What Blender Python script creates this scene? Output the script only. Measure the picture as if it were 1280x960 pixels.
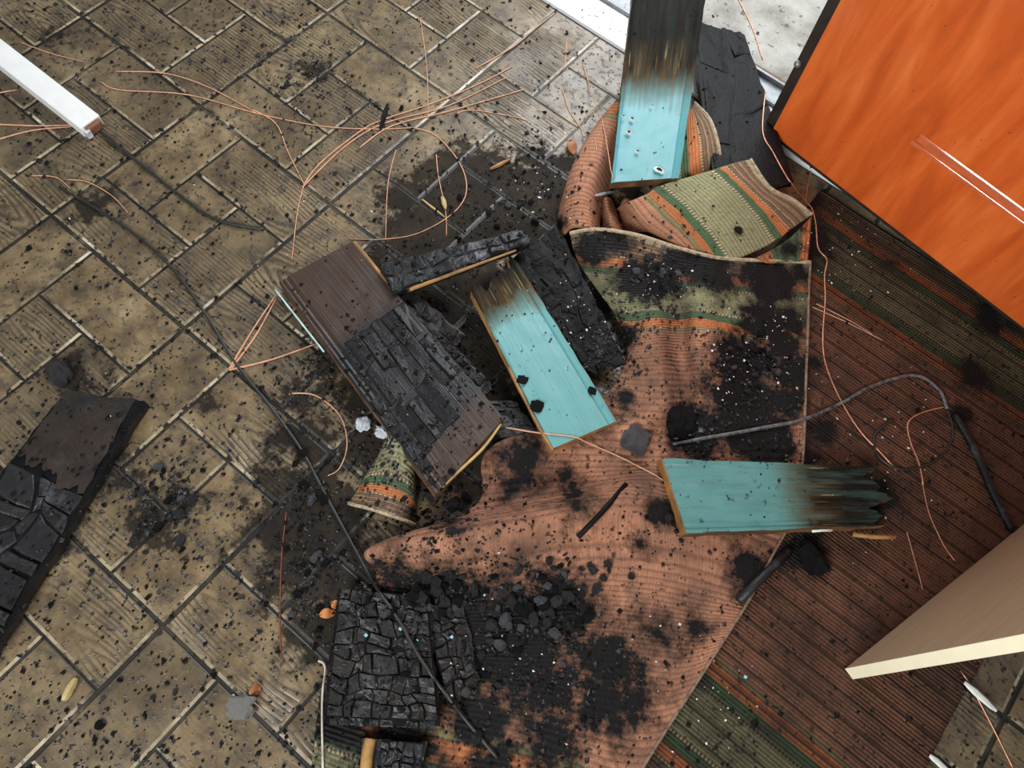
import bpy, bmesh, math, random
from mathutils import Vector, Matrix, noise
from mathutils.bvhtree import BVHTree

for o in list(bpy.data.objects):
    bpy.data.objects.remove(o)
S = bpy.context.scene
COL = S.collection
random.seed(7)

# ------------------------------------------------------------------ camera
# hand-held phone, 1.4 m above the floor, looking steeply down
FPX = 1000.0
CAM = Vector((0, 0, 1.4))
AX = Vector((0.7735584, 0.6297467, 0.0708977))     # image right, in the room
AY = Vector((0.5979429, -0.6882384, -0.4108432))   # image down
AZ = Vector((-0.2099326, 0.3602040, -0.9089452))   # view direction
cd = bpy.data.cameras.new('camera')
cd.sensor_width = 36.0
cd.lens = FPX / 1280 * 36
cd.clip_start = 0.02
cam = bpy.data.objects.new('camera', cd)
COL.objects.link(cam)
M = Matrix((AX, -AY, -AZ)).transposed().to_4x4()
M.translation = CAM
cam.matrix_world = M
S.camera = cam

# ------------------------------------------------------------------ world, lights, exposure
w = bpy.data.worlds.new('room_daylight')
S.world = w
w.use_nodes = True
w.node_tree.nodes['Background'].inputs[0].default_value = (0.90, 0.95, 1.0, 1)
w.node_tree.nodes['Background'].inputs[1].default_value = 0.20


def area(name, loc, target, sx, sy, watts, col=(1, 1, 1)):
    l = bpy.data.lights.new(name, 'AREA')
    l.shape = 'RECTANGLE'
    l.size, l.size_y = sx, sy
    l.energy = watts
    l.color = col
    o = bpy.data.objects.new(name, l)
    COL.objects.link(o)
    o.location = loc
    d = Vector(target) - Vector(loc)
    o.rotation_euler = d.to_track_quat('-Z', 'Y').to_euler()
    return o


area('doorway_daylight', (-0.95, 2.3, 1.5), (-0.4, 0.8, 0.0), 1.2, 1.8, 48, (0.95, 0.98, 1.0))
area('window_daylight_behind', (0.26, -2.0, 1.9), (0.0, 0.8, 0.1), 1.7, 1.3, 78, (1.0, 0.99, 0.96))

vs = S.view_settings
vs.view_transform = 'Standard'
vs.look = 'None'
vs.gamma = 1
vs.use_curve_mapping = False
vs.exposure = 0.35


# ------------------------------------------------------------------ geometry helpers
def F(x, y, z=0.0):
    """point of the room at height z that lies at (x, y) of the 1280x960 frame"""
    v = AX * (x - 640) + AY * (y - 480) + AZ * FPX
    return CAM + v * ((z - CAM.z) / v.z)


def tag(o, label=None, cat=None, group=None, kind=None):
    if label: o['label'] = label
    if cat: o['category'] = cat
    if group: o['group'] = group
    if kind: o['kind'] = kind
    return o


def empty(name, loc, label=None, cat=None, group=None):
    o = bpy.data.objects.new(name, None)
    o.empty_display_size = 0.03
    COL.objects.link(o)
    o.location = loc
    return tag(o, label, cat, group)


def place(o, parent):
    if parent is not None:
        o.parent = parent
        o.matrix_parent_inverse = Matrix.Translation(-Vector(parent.location))


def mesh_obj(name, verts, faces, mats, parent=None, midx=None, uvs=None, attr=None, smooth=False):
    me = bpy.data.meshes.new(name)
    me.from_pydata([tuple(v) for v in verts], [], faces)
    for m in (mats if isinstance(mats, (list, tuple)) else [mats]):
        me.materials.append(m)
    if midx:
        me.polygons.foreach_set('material_index', midx)
    if uvs:
        ul = me.uv_layers.new(name='UVMap')
        for lp in me.loops:
            ul.data[lp.index].uv = uvs[lp.vertex_index]
    if attr:
        for an, vals in attr.items():
            a = me.attributes.new(an, 'FLOAT', 'POINT')
            a.data.foreach_set('value', vals)
    if smooth:
        me.polygons.foreach_set('use_smooth', [True] * len(me.polygons))
    me.update()
    o = bpy.data.objects.new(name, me)
    COL.objects.link(o)
    place(o, parent)
    return o


def clean(o):
    bm = bmesh.new()
    bm.from_mesh(o.data)
    bmesh.ops.recalc_face_normals(bm, faces=bm.faces)
    bm.to_mesh(o.data)
    bm.free()
    return o


def box_vf(c0, ex, ey, ez):
    c0, ex, ey, ez = map(Vector, (c0, ex, ey, ez))
    v = [c0, c0 + ex, c0 + ex + ey, c0 + ey, c0 + ez, c0 + ex + ez, c0 + ex + ey + ez, c0 + ey + ez]
    f = [(0, 3, 2, 1), (4, 5, 6, 7), (0, 1, 5, 4), (1, 2, 6, 5), (2, 3, 7, 6), (3, 0, 4, 7)]
    return v, f


def box(name, c0, ex, ey, ez, mat, parent=None, bevel=0.0):
    v, f = box_vf(c0, ex, ey, ez)
    o = clean(mesh_obj(name, v, f, mat, parent))
    if bevel:
        b = o.modifiers.new('bevel', 'BEVEL')
        b.width = bevel
        b.segments = 2
    return o


def cr(p0, p1, p2, p3, t):
    return 0.5 * ((2 * p1) + (-p0 + p2) * t + (2 * p0 - 5 * p1 + 4 * p2 - p3) * t * t + (-p0 + 3 * p1 - 3 * p2 + p3) * t ** 3)


def spline(pts, n):
    out = []
    m = len(pts)
    for i in range(m - 1):
        a = pts[max(i - 1, 0)]; b = pts[i]; c = pts[i + 1]; d = pts[min(i + 2, m - 1)]
        for k in range(n):
            out.append(cr(a, b, c, d, k / n))
    out.append(pts[-1])
    return out


def grid_surface(ctrl, n):
    """dense smooth grid through a grid of control vectors"""
    rows = [spline(r, n) for r in ctrl]
    cols = list(zip(*rows))
    dense = [spline(list(c), n) for c in cols]
    return [list(r) for r in zip(*dense)]


def tube(name, pts, r, mat, parent=None, sides=5, taper=0.0):
    vs_, fs = [], []
    m = len(pts)
    up = Vector((0.123, 0.31, 1))
    for i, p in enumerate(pts):
        d = (pts[min(i + 1, m - 1)] - pts[max(i - 1, 0)])
        if d.length < 1e-7: d = Vector((1, 0, 0))
        d.normalize()
        a = d.cross(up); a.normalize()
        b = a.cross(d)
        rr = r * (1 - taper * i / (m - 1))
        for k in range(sides):
            t = 2 * math.pi * k / sides
            vs_.append(p + a * (rr * math.cos(t)) + b * (rr * math.sin(t)))
    for i in range(m - 1):
        for k in range(sides):
            k2 = (k + 1) % sides
            fs.append((i * sides + k, i * sides + k2, (i + 1) * sides + k2, (i + 1) * sides + k))
    fs.append(tuple(range(sides))[::-1])
    fs.append(tuple((m - 1) * sides + k for k in range(sides)))
    return mesh_obj(name, vs_, fs, mat, parent, smooth=True)


# ------------------------------------------------------------------ material helpers
class NT:
    def __init__(s, name):
        s.m = bpy.data.materials.new(name)
        s.m.use_nodes = True
        s.t = s.m.node_tree
        s.b = s.t.nodes['Principled BSDF']

    def n(s, typ, **kw):
        x = s.t.nodes.new(typ)
        for k, v in kw.items(): setattr(x, k, v)
        return x

    def put(s, sock, v):
        if hasattr(v, 'is_linked') or isinstance(v, bpy.types.NodeSocket):
            s.t.links.new(v, sock)
        elif isinstance(v, (tuple, list)):
            sock.default_value = tuple(v) + ((1,) if len(v) == 3 and len(sock.default_value) == 4 else ())
        else:
            sock.default_value = v

    def set(s, **kw):
        for k, v in kw.items():
            s.put(s.b.inputs[k.replace('_', ' ')], v)

    def coord(s, which='Object'):
        return s.n('ShaderNodeTexCoord').outputs[which]

    def pos(s):
        return s.n('ShaderNodeNewGeometry').outputs['Position']

    def mapv(s, v, scale=(1, 1, 1), loc=(0, 0, 0), rot=(0, 0, 0)):
        x = s.n('ShaderNodeMapping')
        s.put(x.inputs[0], v)
        x.inputs['Location'].default_value = loc
        x.inputs['Rotation'].default_value = rot
        x.inputs['Scale'].default_value = scale
        return x.outputs[0]

    def noise(s, v, scale, detail=3, rough=0.55, dist=0.0):
        x = s.n('ShaderNodeTexNoise')
        s.put(x.inputs['Vector'], v)
        x.inputs['Scale'].default_value = scale
        x.inputs['Detail'].default_value = detail
        x.inputs['Roughness'].default_value = rough
        x.inputs['Distortion'].default_value = dist
        return x.outputs[0]

    def wave(s, v, scale, dist=0, dscale=1, detail=2, kind='BANDS', direction='X'):
        x = s.n('ShaderNodeTexWave')
        x.wave_type = kind
        if kind == 'BANDS': x.bands_direction = direction
        else: x.rings_direction = direction
        s.put(x.inputs['Vector'], v)
        x.inputs['Scale'].default_value = scale
        x.inputs['Distortion'].default_value = dist
        x.inputs['Detail'].default_value = detail
        x.inputs['Detail Scale'].default_value = dscale
        return x.outputs[1]

    def ramp(s, f, stops, interp='LINEAR'):
        x = s.n('ShaderNodeValToRGB')
        x.color_ramp.interpolation = interp
        e = x.color_ramp.elements
        while len(e) < len(stops): e.new(0.5)
        for k, (p, c) in enumerate(stops):
            e[k].position = p
            if not isinstance(c, (tuple, list)): c = (c, c, c)
            e[k].color = tuple(c) + (1,)
        s.put(x.inputs[0], f)
        return x.outputs[0]

    def mix(s, f, a, b, mode='MIX'):
        x = s.n('ShaderNodeMix', data_type='RGBA', blend_type=mode)
        s.put(x.inputs[0], f)
        s.put(x.inputs[6], a)
        s.put(x.inputs[7], b)
        return x.outputs[2]

    def math(s, op, a, b=0.0, clamp=False):
        x = s.n('ShaderNodeMath', operation=op, use_clamp=clamp)
        s.put(x.inputs[0], a)
        s.put(x.inputs[1], b)
        return x.outputs[0]

    def bump(s, h, strength=0.3, dist=0.002, base=None):
        x = s.n('ShaderNodeBump')
        x.inputs['Strength'].default_value = strength
        x.inputs['Distance'].default_value = dist
        s.put(x.inputs['Height'], h)
        if base is not None: s.put(x.inputs['Normal'], base)
        s.put(s.b.inputs['Normal'], x.outputs[0])
        return x.outputs[0]

    def attr(s, name):
        x = s.n('ShaderNodeAttribute')
        x.attribute_name = name
        return x.outputs['Fac']

    def sep(s, v):
        x = s.n('ShaderNodeSeparateXYZ')
        s.put(x.inputs[0], v)
        return x.outputs

    def blobs(s, centres, soft=0.035, wob=0.17):
        """soot patches with ragged outlines lying at real places on the floor"""
        p = s.pos()
        nz = s.noise(p, 20, 7, 0.74)
        nz = s.math('MULTIPLY', s.math('SUBTRACT', nz, 0.5), wob * 2)
        acc = None
        for (c, r) in centres:
            d = s.n('ShaderNodeVectorMath', operation='DISTANCE')
            s.put(d.inputs[0], p)
            d.inputs[1].default_value = c
            q = s.math('SUBTRACT', r, s.math('ADD', d.outputs['Value'], nz))
            q = s.math('DIVIDE', q, soft)
            acc = q if acc is None else s.math('MAXIMUM', acc, q)
        return s.math('ADD', acc, 0.0, clamp=True)


def plain(name, col, rough=0.6, nscale=40, var=0.25, bump=0.15, metallic=0.0, bdist=0.001):
    t = NT(name)
    p = t.coord()
    n = t.noise(p, nscale, 4)
    dark = tuple(c * (1 - var) for c in col)
    lite = tuple(min(1, c * (1 + var)) for c in col)
    t.set(Base_Color=t.ramp(n, [(0.3, dark), (0.7, lite)]), Roughness=rough, Metallic=metallic)
    t.bump(n, bump, bdist)
    return t.m


SOOT = [(F(590, 255), .18), (F(670, 245), .15), (F(505, 245), .08), (F(560, 300), .16), (F(385, 640), .13), (F(380, 560), .08), (F(205, 640), .07),
        (F(400, 700), .12), (F(350, 660), .07), (F(470, 560), .09), (F(540, 420), .24), (F(620, 560), .16), (F(720, 330), .16), (F(785, 265), .09), (F(760, 250), .06), (F(400, 780), .08),
        (F(120, 255), .06), (F(370, 500), .05), (F(150, 590), .05), (F(40, 650), .10), (F(430, 480), .06), (F(300, 690), .04), (F(390, 90), .05), (F(80, 45), .04), (F(100, 470), .06), (F(260, 500), .03)]


def tile_material():
    t = NT('embossed_vinyl_plank')
    p = t.pos()
    rnd = t.n('ShaderNodeObjectInfo').outputs['Random']
    off = t.n('ShaderNodeCombineXYZ')
    t.put(off.inputs[0], t.math('MULTIPLY', rnd, 7.0))
    t.put(off.inputs[1], t.math('MULTIPLY', rnd, 3.0))
    add = t.n('ShaderNodeVectorMath', operation='ADD')
    t.put(add.inputs[0], p); t.put(add.inputs[1], off.outputs[0])
    oc = t.n('ShaderNodeVectorMath', operation='ADD')
    t.put(oc.inputs[0], t.mapv(t.coord(), (1, 1, 0), (0.0, -0.065, 0)))
    o2 = t.n('ShaderNodeCombineXYZ')
    t.put(o2.inputs[0], t.math('MULTIPLY', t.math('FRACT', t.math('MULTIPLY', rnd, 17.3)), -0.28))
    t.put(o2.inputs[1], t.math('MULTIPLY', t.math('SUBTRACT', t.math('FRACT', t.math('MULTIPLY', rnd, 7.7)), 0.5), 0.09))
    t.put(oc.inputs[1], o2.outputs[0])
    grain = t.wave(t.mapv(oc.outputs[0], (0.16, 1, 1)), 40, 5.0, 1.3, 2.5, kind='RINGS', direction='Z')
    gpat = t.ramp(t.noise(add.outputs[0], 5.0, 2), [(0.42, 0.05), (0.58, 1.0)])
    gmask = t.math('MULTIPLY', t.ramp(t.math('FRACT', t.math('MULTIPLY', rnd, 5.13)), [(0.46, 0.05), (0.52, 1.0)]), gpat)
    fine = t.noise(t.mapv(p, (30, 200, 1)), 1.0, 3)
    mott = t.noise(p, 7, 6, 0.66)
    base = t.ramp(mott, [(0.30, (0.052, 0.035, 0.017)), (0.45, (0.150, 0.104, 0.053)), (0.60, (0.260, 0.190, 0.102)), (0.74, (0.36, 0.285, 0.175))])
    gline = t.math('MULTIPLY', t.ramp(grain, [(0.0, 1.0), (0.40, 0.0)]), gmask)
    base = t.mix(t.math('MULTIPLY', gline, 0.72), base, (0.035, 0.025, 0.014))
    base = t.mix(t.math('MULTIPLY', t.math('MULTIPLY', t.ramp(grain, [(0.72, 0.0), (0.95, 1.0)]), gmask), 0.25), base, (0.40, 0.33, 0.21))
    base = t.mix(t.math('MULTIPLY', t.math('FRACT', t.math('MULTIPLY', rnd, 3.71)), 0.55), base, (0.085, 0.066, 0.042))
    # dried film of grey ash and black specks trodden into the surface
    dust = t.ramp(t.noise(p, 22, 7, 0.72), [(0.46, 0.0), (0.66, 0.85)])
    base = t.mix(dust, base, (0.045, 0.038, 0.03))
    sp = t.ramp(t.noise(p, 75, 3, 0.6), [(0.575, 0.0), (0.63, 1.0)])
    spm = t.ramp(t.noise(p, 6, 3), [(0.38, 0.2), (0.6, 1.0)])
    speck = t.math('MULTIPLY', sp, spm)
    soot = t.blobs(SOOT)
    black = t.math('MAXIMUM', speck, t.math('MULTIPLY', soot, 0.88))
    base = t.mix(black, base, (0.012, 0.011, 0.011))
    t.set(Base_Color=base, Roughness=t.math('ADD', t.ramp(t.noise(p, 30, 4), [(0.3, 0.24), (0.75, 0.5)]), t.math('MULTIPLY', soot, 0.3)), Specular_IOR_Level=t.math('SUBTRACT', 0.55, t.math('MULTIPLY', soot, 0.48)))
    gmask = t.math('MULTIPLY', gmask, t.math('SUBTRACT', 1.0, soot))
    h = t.math('ADD', t.math('MULTIPLY', t.math('MULTIPLY', grain, gmask), 1.0), t.math('MULTIPLY', fine, 0.25))
    h = t.math('ADD', h, t.math('MULTIPLY', sp, 0.5))
    t.bump(h, 0.62, 0.0020)
    return t.m


def groove_material():
    t = NT('worn_groove_vinyl')
    p = t.pos()
    n = t.noise(p, 7, 5, 0.65)
    c = t.ramp(n, [(0.45, (0.016, 0.013, 0.010)), (0.60, (0.05, 0.04, 0.026)), (0.75, (0.20, 0.17, 0.11))])
    c = t.mix(t.math('MULTIPLY', t.blobs(SOOT), 0.9), c, (0.013, 0.012, 0.012))
    c = t.mix(t.ramp(t.noise(p, 60, 3), [(0.56, 0.0), (0.62, 1.0)]), c, (0.014, 0.013, 0.012))
    t.set(Base_Color=c, Roughness=0.45)
    t.bump(t.noise(p, 120, 3), 0.3, 0.001)
    return t.m


def lit_edge_material():
    """pale rim along two sides of every plank, window light painted in"""
    t = NT('lit_plank_rim')
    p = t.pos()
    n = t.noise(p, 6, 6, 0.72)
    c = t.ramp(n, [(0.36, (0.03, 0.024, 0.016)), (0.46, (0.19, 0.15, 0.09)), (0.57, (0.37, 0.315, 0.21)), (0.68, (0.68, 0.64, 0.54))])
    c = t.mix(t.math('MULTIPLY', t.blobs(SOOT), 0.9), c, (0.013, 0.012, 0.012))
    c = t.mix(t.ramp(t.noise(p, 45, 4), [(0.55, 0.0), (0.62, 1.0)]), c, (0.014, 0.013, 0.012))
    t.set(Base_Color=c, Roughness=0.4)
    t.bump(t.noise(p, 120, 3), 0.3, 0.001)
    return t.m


TERRA = (0.43, 0.205, 0.122)
def rug_material(name, wet=0.0, grime=1.0, light=1.0):
    """UV.x = metres from the hem, UV.y = metres along the hem; attribute soot"""
    t = NT(name)
    uv = t.sep(t.coord('UV'))
    d, a = uv[0], uv[1]
    wob = t.math('MULTIPLY', t.math('SUBTRACT', t.noise(t.coord('UV'), 9, 2), 0.5), 0.006)
    d2 = t.math('ADD', d, wob)
    k = 2.5   # 0.4 m -> 1
    brown = (0.20, 0.125, 0.075); orange = (0.56, 0.20, 0.075); green = (0.085, 0.155, 0.075)
    lgreen = (0.30, 0.30, 0.165); cream = (0.56, 0.46, 0.30); hem = (0.42, 0.35, 0.24)
    S_ = [(0, hem), (.008, brown), (.018, (0.33, 0.24, 0.15)), (.022, brown), (.032, (0.33, 0.24, 0.15)), (.036, brown), (.046, cream), (.050, orange), (.072, green), (.090, cream), (.096, lgreen),
          (.178, cream), (.184, green), (.204, orange), (.228, (0.27, 0.22, 0.11)), (.236, TERRA)]
    c = t.ramp(t.math('MULTIPLY', d2, k), [(p * k, q) for p, q in S_], 'CONSTANT')
    # stitched dashes in the cream lines
    dash = t.wave(t.coord('UV'), 45, 0, direction='Y')
    isc = t.ramp(t.math('MULTIPLY', d2, k), [(0, 0), (.046 * k, 1), (.050 * k, 0), (.090 * k, 1), (.096 * k, 0), (.178 * k, 1), (.184 * k, 0)], 'CONSTANT')
    c = t.mix(t.math('MULTIPLY', isc, t.ramp(dash, [(0.4, 1.0), (0.55, 0.0)])), c, (0.14, 0.13, 0.07))
    # ribs of the weave run along the hem
    rib = t.wave(t.coord('UV'), 48, 0.7, 2.0, 1, direction='X')
    rm = t.ramp(rib, [(0.0, 1.0), (0.42, 0.0)])
    c = t.mix(t.math('MULTIPLY', rm, 0.5), c, t.mix(1.0, c, (0.30, 0.26, 0.26), 'MULTIPLY'))
    warp = t.noise(t.mapv(t.coord('UV'), (60, 500, 1)), 1, 2)
    c = t.mix(1.0, c, t.ramp(warp, [(0.3, 0.72), (0.7, 1.22)]), 'MULTIPLY')
    # dirt
    p = t.pos()
    dirt = t.ramp(t.noise(p, 9, 6, 0.7), [(0.40, 0.0), (0.68, 0.80 * grime)])
    c = t.mix(dirt, c, (0.062, 0.042, 0.034))
    sp = t.ramp(t.noise(p, 85, 3, 0.6), [(0.60, 0.0), (0.66, 1.0)])
    s0 = t.attr('soot')
    sn = t.noise(p, 28, 5, 0.7)
    # ragged outline: soot value against noise
    sm = t.math('MULTIPLY', t.math('SUBTRACT', t.math('ADD', s0, t.math('MULTIPLY', sn, 1.5)), 1.10), 2.2, clamp=True)
    if wet:
        r2 = t.ramp(t.wave(t.coord('UV'), 8.7, 0.3, 2.0, 1, direction='X'), [(0.0, 0.75), (0.10, 0.0)])
        c = t.mix(r2, c, (0.03, 0.02, 0.017))
        c = t.mix(1.0, c, (wet, wet * 0.95, wet * 0.93), 'MULTIPLY')
    blk = t.math('MAXIMUM', t.math('MULTIPLY', sp, 0.8 if grime > .5 else 0.25), sm)
    c = t.mix(blk, c, (0.010, 0.0095, 0.0095))
    t.set(Base_Color=c, Roughness=t.ramp(sm, [(0, 0.85), (1, 0.6)]), Specular_IOR_Level=t.ramp(sm, [(0, 0.22), (1, 0.1)]))
    h = t.math('ADD', rib, t.math('MULTIPLY', warp, 0.6))
    h = t.math('ADD', h, t.math('MULTIPLY', t.math('MULTIPLY', sm, t.noise(p, 160, 3)), 2.0))
    t.bump(h, 0.6, 0.0022)
    return t.m


def char_material(name, ash=0.35, tint=(0.020, 0.020, 0.022), rough=0.5, brown=0.0, spec=0.35):
    t = NT(name)
    p = t.coord()
    rnd = t.n('ShaderNodeObjectInfo').outputs['Random']
    n = t.noise(p, 45, 5, 0.65)
    fine = t.noise(p, 260, 3, 0.6)
    c = t.ramp(n, [(0.3, tuple(x * 0.3 for x in tint)), (0.55, tuple(x * .6 for x in tint)), (0.8, tuple(x * 1.7 for x in tint))])
    c = t.mix(t.math('MULTIPLY', rnd, 0.5), c, tuple(x * 1.2 for x in tint))
    am = t.ramp(t.noise(p, 17, 6, 0.7), [(0.56, 0.0), (0.74, ash)])
    c = t.mix(am, c, (0.20, 0.21, 0.235))
    if brown:
        c = t.mix(t.ramp(t.noise(p, 12, 4), [(0.4, 0.0), (0.7, brown)]), c, (0.075, 0.042, 0.026))
    t.set(Base_Color=c, Roughness=rough, Specular_IOR_Level=spec)
    t.bump(t.math('ADD', n, t.math('MULTIPLY', fine, 0.5)), 0.7, 0.0025)
    return t.m


RAW = (0.50, 0.27, 0.09)
def painted_material(name, L, W, burn0, burn1, flip=False, dirt=0.25, teal=(0.125, 0.345, 0.355)):
    """blue-green gloss paint; the wood is scorched brown, then charred towards one end (UV.x)"""
    t = NT(name)
    uvc = t.coord('UV')
    uv = t.sep(uvc)
    u = t.math('SUBTRACT', 1.0, uv[0]) if flip else uv[0]
    g = t.mapv(uvc, (L * 6, W * 160, 1))
    streak = t.noise(g, 1.0, 4, 0.6)
    m = t.noise(t.mapv(uvc, (L, W, 1)), 18, 4)
    x = t.math('ADD', u, t.math('MULTIPLY', t.math('SUBTRACT', streak, 0.5), 0.20))
    x = t.math('ADD', x, t.math('MULTIPLY', t.math('SUBTRACT', m, 0.5), 0.14))
    mid = (burn0 + burn1) / 2
    c = t.mix(t.ramp(m, [(0.35, 0.0), (0.75, 0.25)]), teal, (0.17, 0.38, 0.37))
    scorch = t.ramp(x, [(burn0, 0.0), (mid, 1.0)])
    brown = t.ramp(streak, [(0.38, (0.012, 0.008, 0.005)), (0.54, (0.055, 0.036, 0.016)), (0.72, (0.17, 0.115, 0.05))])
    yell = t.mix(t.ramp(x, [(burn0, 0.0), (mid, 0.55)]), c, (0.16, 0.19, 0.10))
    c = t.mix(scorch, yell, brown)
    blister = t.math('MULTIPLY', t.ramp(t.noise(g, 1.6, 3), [(0.62, 0.0), (0.68, 1.0)]), t.ramp(x, [(mid - .02, 0.0), (mid + .03, 0.9), (burn1 + .35, 0.25)]))
    c = t.mix(blister, c, (0.42, 0.33, 0.17))
    c = t.mix(t.ramp(x, [(mid + 0.02, 0.0), (burn1, 0.93)]), c, (0.007, 0.006, 0.005))
    p = t.pos()
    dn = t.ramp(t.noise(p, 60, 4, 0.65), [(0.60, 0.0), (0.70, 0.8)])
    c = t.mix(t.math('MULTIPLY', dn, dirt * 2), c, (0.02, 0.024, 0.024))
    scr = t.ramp(t.noise(t.mapv(uvc, (L * 8, W * 60, 1)), 1.3, 4), [(0.45, 0.0), (0.75, dirt * 0.8)])
    c = t.mix(scr, c, (0.06, 0.14, 0.13))
    t.set(Base_Color=c, Roughness=t.ramp(x, [(burn0, 0.36), (mid, 0.75)]), Specular_IOR_Level=t.ramp(x, [(burn0, 0.45), (mid, 0.1)]))
    t.bump(t.math('ADD', streak, t.math('MULTIPLY', blister, 0.8)), 0.35, 0.002)
    return t.m


def wood_material(name, col=RAW, scorch=0.5):
    t = NT(name)
    p = t.coord()
    n = t.noise(p, 22, 5, 0.6)
    c = t.ramp(n, [(0.3, tuple(x * 0.5 for x in col)), (0.6, col), (0.8, tuple(min(1, x * 1.35) for x in col))])
    c = t.mix(t.ramp(t.noise(p, 15, 4), [(0.42, scorch), (0.62, 0.0)]), c, (0.035, 0.02, 0.012))
    t.set(Base_Color=c, Roughness=0.6)
    t.bump(n, 0.3, 0.001)
    return t.m


MAT = dict(
    tile=tile_material(), groove=groove_material(), rim=lit_edge_material(),
    rug=rug_material('woven_rug_wool'), rugwet=rug_material('woven_rug_wool_soaked', 0.31), rugclean=rug_material('woven_rug_wool_clean', 0.0, 0.25),
    char=char_material('charred_wood', 0.4, (0.018, 0.018, 0.020), 0.42, spec=0.36), charb=char_material('charred_wood_brownish', 0.15, (0.022, 0.020, 0.019), 0.5, 0.35),
    charscale=char_material('scaly_char', 0.25, (0.022, 0.020, 0.019), 0.40, spec=0.40),
    charslab=char_material('slabby_char', 0.10, (0.014, 0.014, 0.0155), 0.42, spec=0.34),
    charsh=char_material('charred_wood_ashy', 0.75, (0.022, 0.024, 0.027), 0.42),
    charflat=char_material('soft_black_char', 0.06, (0.008, 0.008, 0.009), 0.5, spec=0.12),
    raw=wood_material('raw_pine'), rawdark=wood_material('scorched_pine', (0.24, 0.115, 0.045), 0.75),
    pale=wood_material('pale_splintered_pine', (0.62, 0.47, 0.20), 0.15),
    needle=plain('dry_pine_needle', (0.60, 0.32, 0.20), 0.5, 60, 0.25),
    redneedle=plain('dark_red_needle', (0.19, 0.055, 0.035), 0.5, 60, 0.25),
    copper=plain('bare_copper_wire', (0.62, 0.30, 0.19), 0.38, 60, 0.25, metallic=0.6),
    cable=plain('blackened_cable', (0.022, 0.022, 0.021), 0.42, 60, 0.4),
    cableash=plain('ashy_cable', (0.10, 0.10, 0.105), 0.5, 90, 0.85),
    white=plain('white_plastic', (0.86, 0.88, 0.88), 0.35, 20, 0.05),
    rust=plain('rusty_steel', (0.20, 0.085, 0.045), 0.7, 60, 0.4),
    ash=plain('white_ash', (0.55, 0.60, 0.66), 0.6, 70, 0.5, 0.5),
    silver=plain('silvery_cinder', (0.13, 0.13, 0.142), 0.28, 60, 0.95, 1.0, bdist=0.006),
    cinder=plain('grey_blue_cinder', (0.040, 0.043, 0.050), 0.42, 60, 0.8, 0.9),
    greyrag=plain('grey_ash_flake', (0.15, 0.145, 0.135), 0.8, 70, 0.8, 0.8),
    leaf=plain('dry_leaf', (0.30, 0.12, 0.045), 0.6, 50, 0.35),
    orleaf=plain('orange_leaf', (0.55, 0.20, 0.07), 0.6, 50, 0.3),
    string=plain('pale_string', (0.55, 0.50, 0.42), 0.7, 50, 0.3),
    chip=plain('white_chip', (0.75, 0.76, 0.72), 0.5, 50, 0.2),
    tealchip=plain('blue_green_chip', (0.25, 0.60, 0.66), 0.4, 50, 0.2),
    alu=plain('aluminium_rail', (0.20, 0.215, 0.23), 0.4, 25, 0.3, metallic=0.4),
    sillwhite=plain('white_door_sill', (0.90, 0.92, 0.94), 0.3, 14, 0.06),
    darkedge=plain('dark_door_edge', (0.030, 0.020, 0.016), 0.5, 40, 0.3),
    cream=plain('cream_edge_band', (0.93, 0.86, 0.63), 0.5, 30, 0.04),
)
# ------------------------------------------------------------------ the setting
MOD, GX, GY = 0.3926511, -1.6607400, 1.0168645
fl = mesh_obj('floor', *box_vf((-2.6, -1.3, -0.045), (4.2, 0, 0), (0, 2.711, 0), (0, 0, 0.0425)), MAT['groove'])
clean(fl)
tag(fl, 'tan embossed vinyl floor with worn pinwheel plank pattern and black soot', 'floor', kind='structure')

tile_cache = {}
def tile_mesh(lx, ly):
    k = (round(lx, 4), round(ly, 4))
    if k in tile_cache: return tile_cache[k]
    r1, r2, h0, h1 = 0.0055, 0.002, -0.0026, 0.0     # pale rim on the -Y and +X sides, narrow bevel elsewhere
    hm = -0.0011
    v = [(0, 0, h0), (lx, 0, h0), (lx, ly, h0), (0, ly, h0),
         (0, 0, hm), (lx, 0, hm), (lx, ly, hm), (0, ly, hm),
         (r2, r1, h1), (lx - r1, r1, h1), (lx - r1, ly - r2, h1), (r2, ly - r2, h1)]
    f, mi = [(8, 9, 10, 11)], [0]
    for i in range(4):
        j = (i + 1) % 4
        f += [(i, j, 4 + j, 4 + i), (4 + i, 4 + j, 8 + j, 8 + i)]
        mi += [1, 2 if i in (0, 1) else 1]  # window-facing bevels coloured pale, the others dark, as if lit from there
    me = bpy.data.meshes.new('plank_tile')
    me.from_pydata(v, [], f)
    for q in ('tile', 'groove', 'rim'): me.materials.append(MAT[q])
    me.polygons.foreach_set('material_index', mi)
    tile_cache[k] = me
    return me


third = MOD / 3
gap, mgap = 0.0022, 0.0034
for a in range(-2, 7):
    for b in range(-1, 4):
        x0, y0 = GX + MOD * a, GY - MOD * (b + 1)
        for (u0, u1, v0, v1) in ((0, 2, 0, 1), (2, 3, 0, 2), (1, 3, 2, 3), (0, 1, 1, 3), (1, 2, 1, 2)):
            ga = mgap if u0 == 0 else gap; gb = mgap if u1 == 3 else gap
            gc = mgap if v0 == 0 else gap; gd = mgap if v1 == 3 else gap
            X0, X1 = x0 + u0 * third + ga, x0 + u1 * third - gb
            Y0, Y1 = y0 + v0 * third + gc, y0 + v1 * third - gd
            o = bpy.data.objects.new('plank_tile', tile_mesh(X1 - X0, Y1 - Y0))
            COL.objects.link(o)
            o.parent = fl
            o.location = (X0, Y0, 0)

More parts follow.
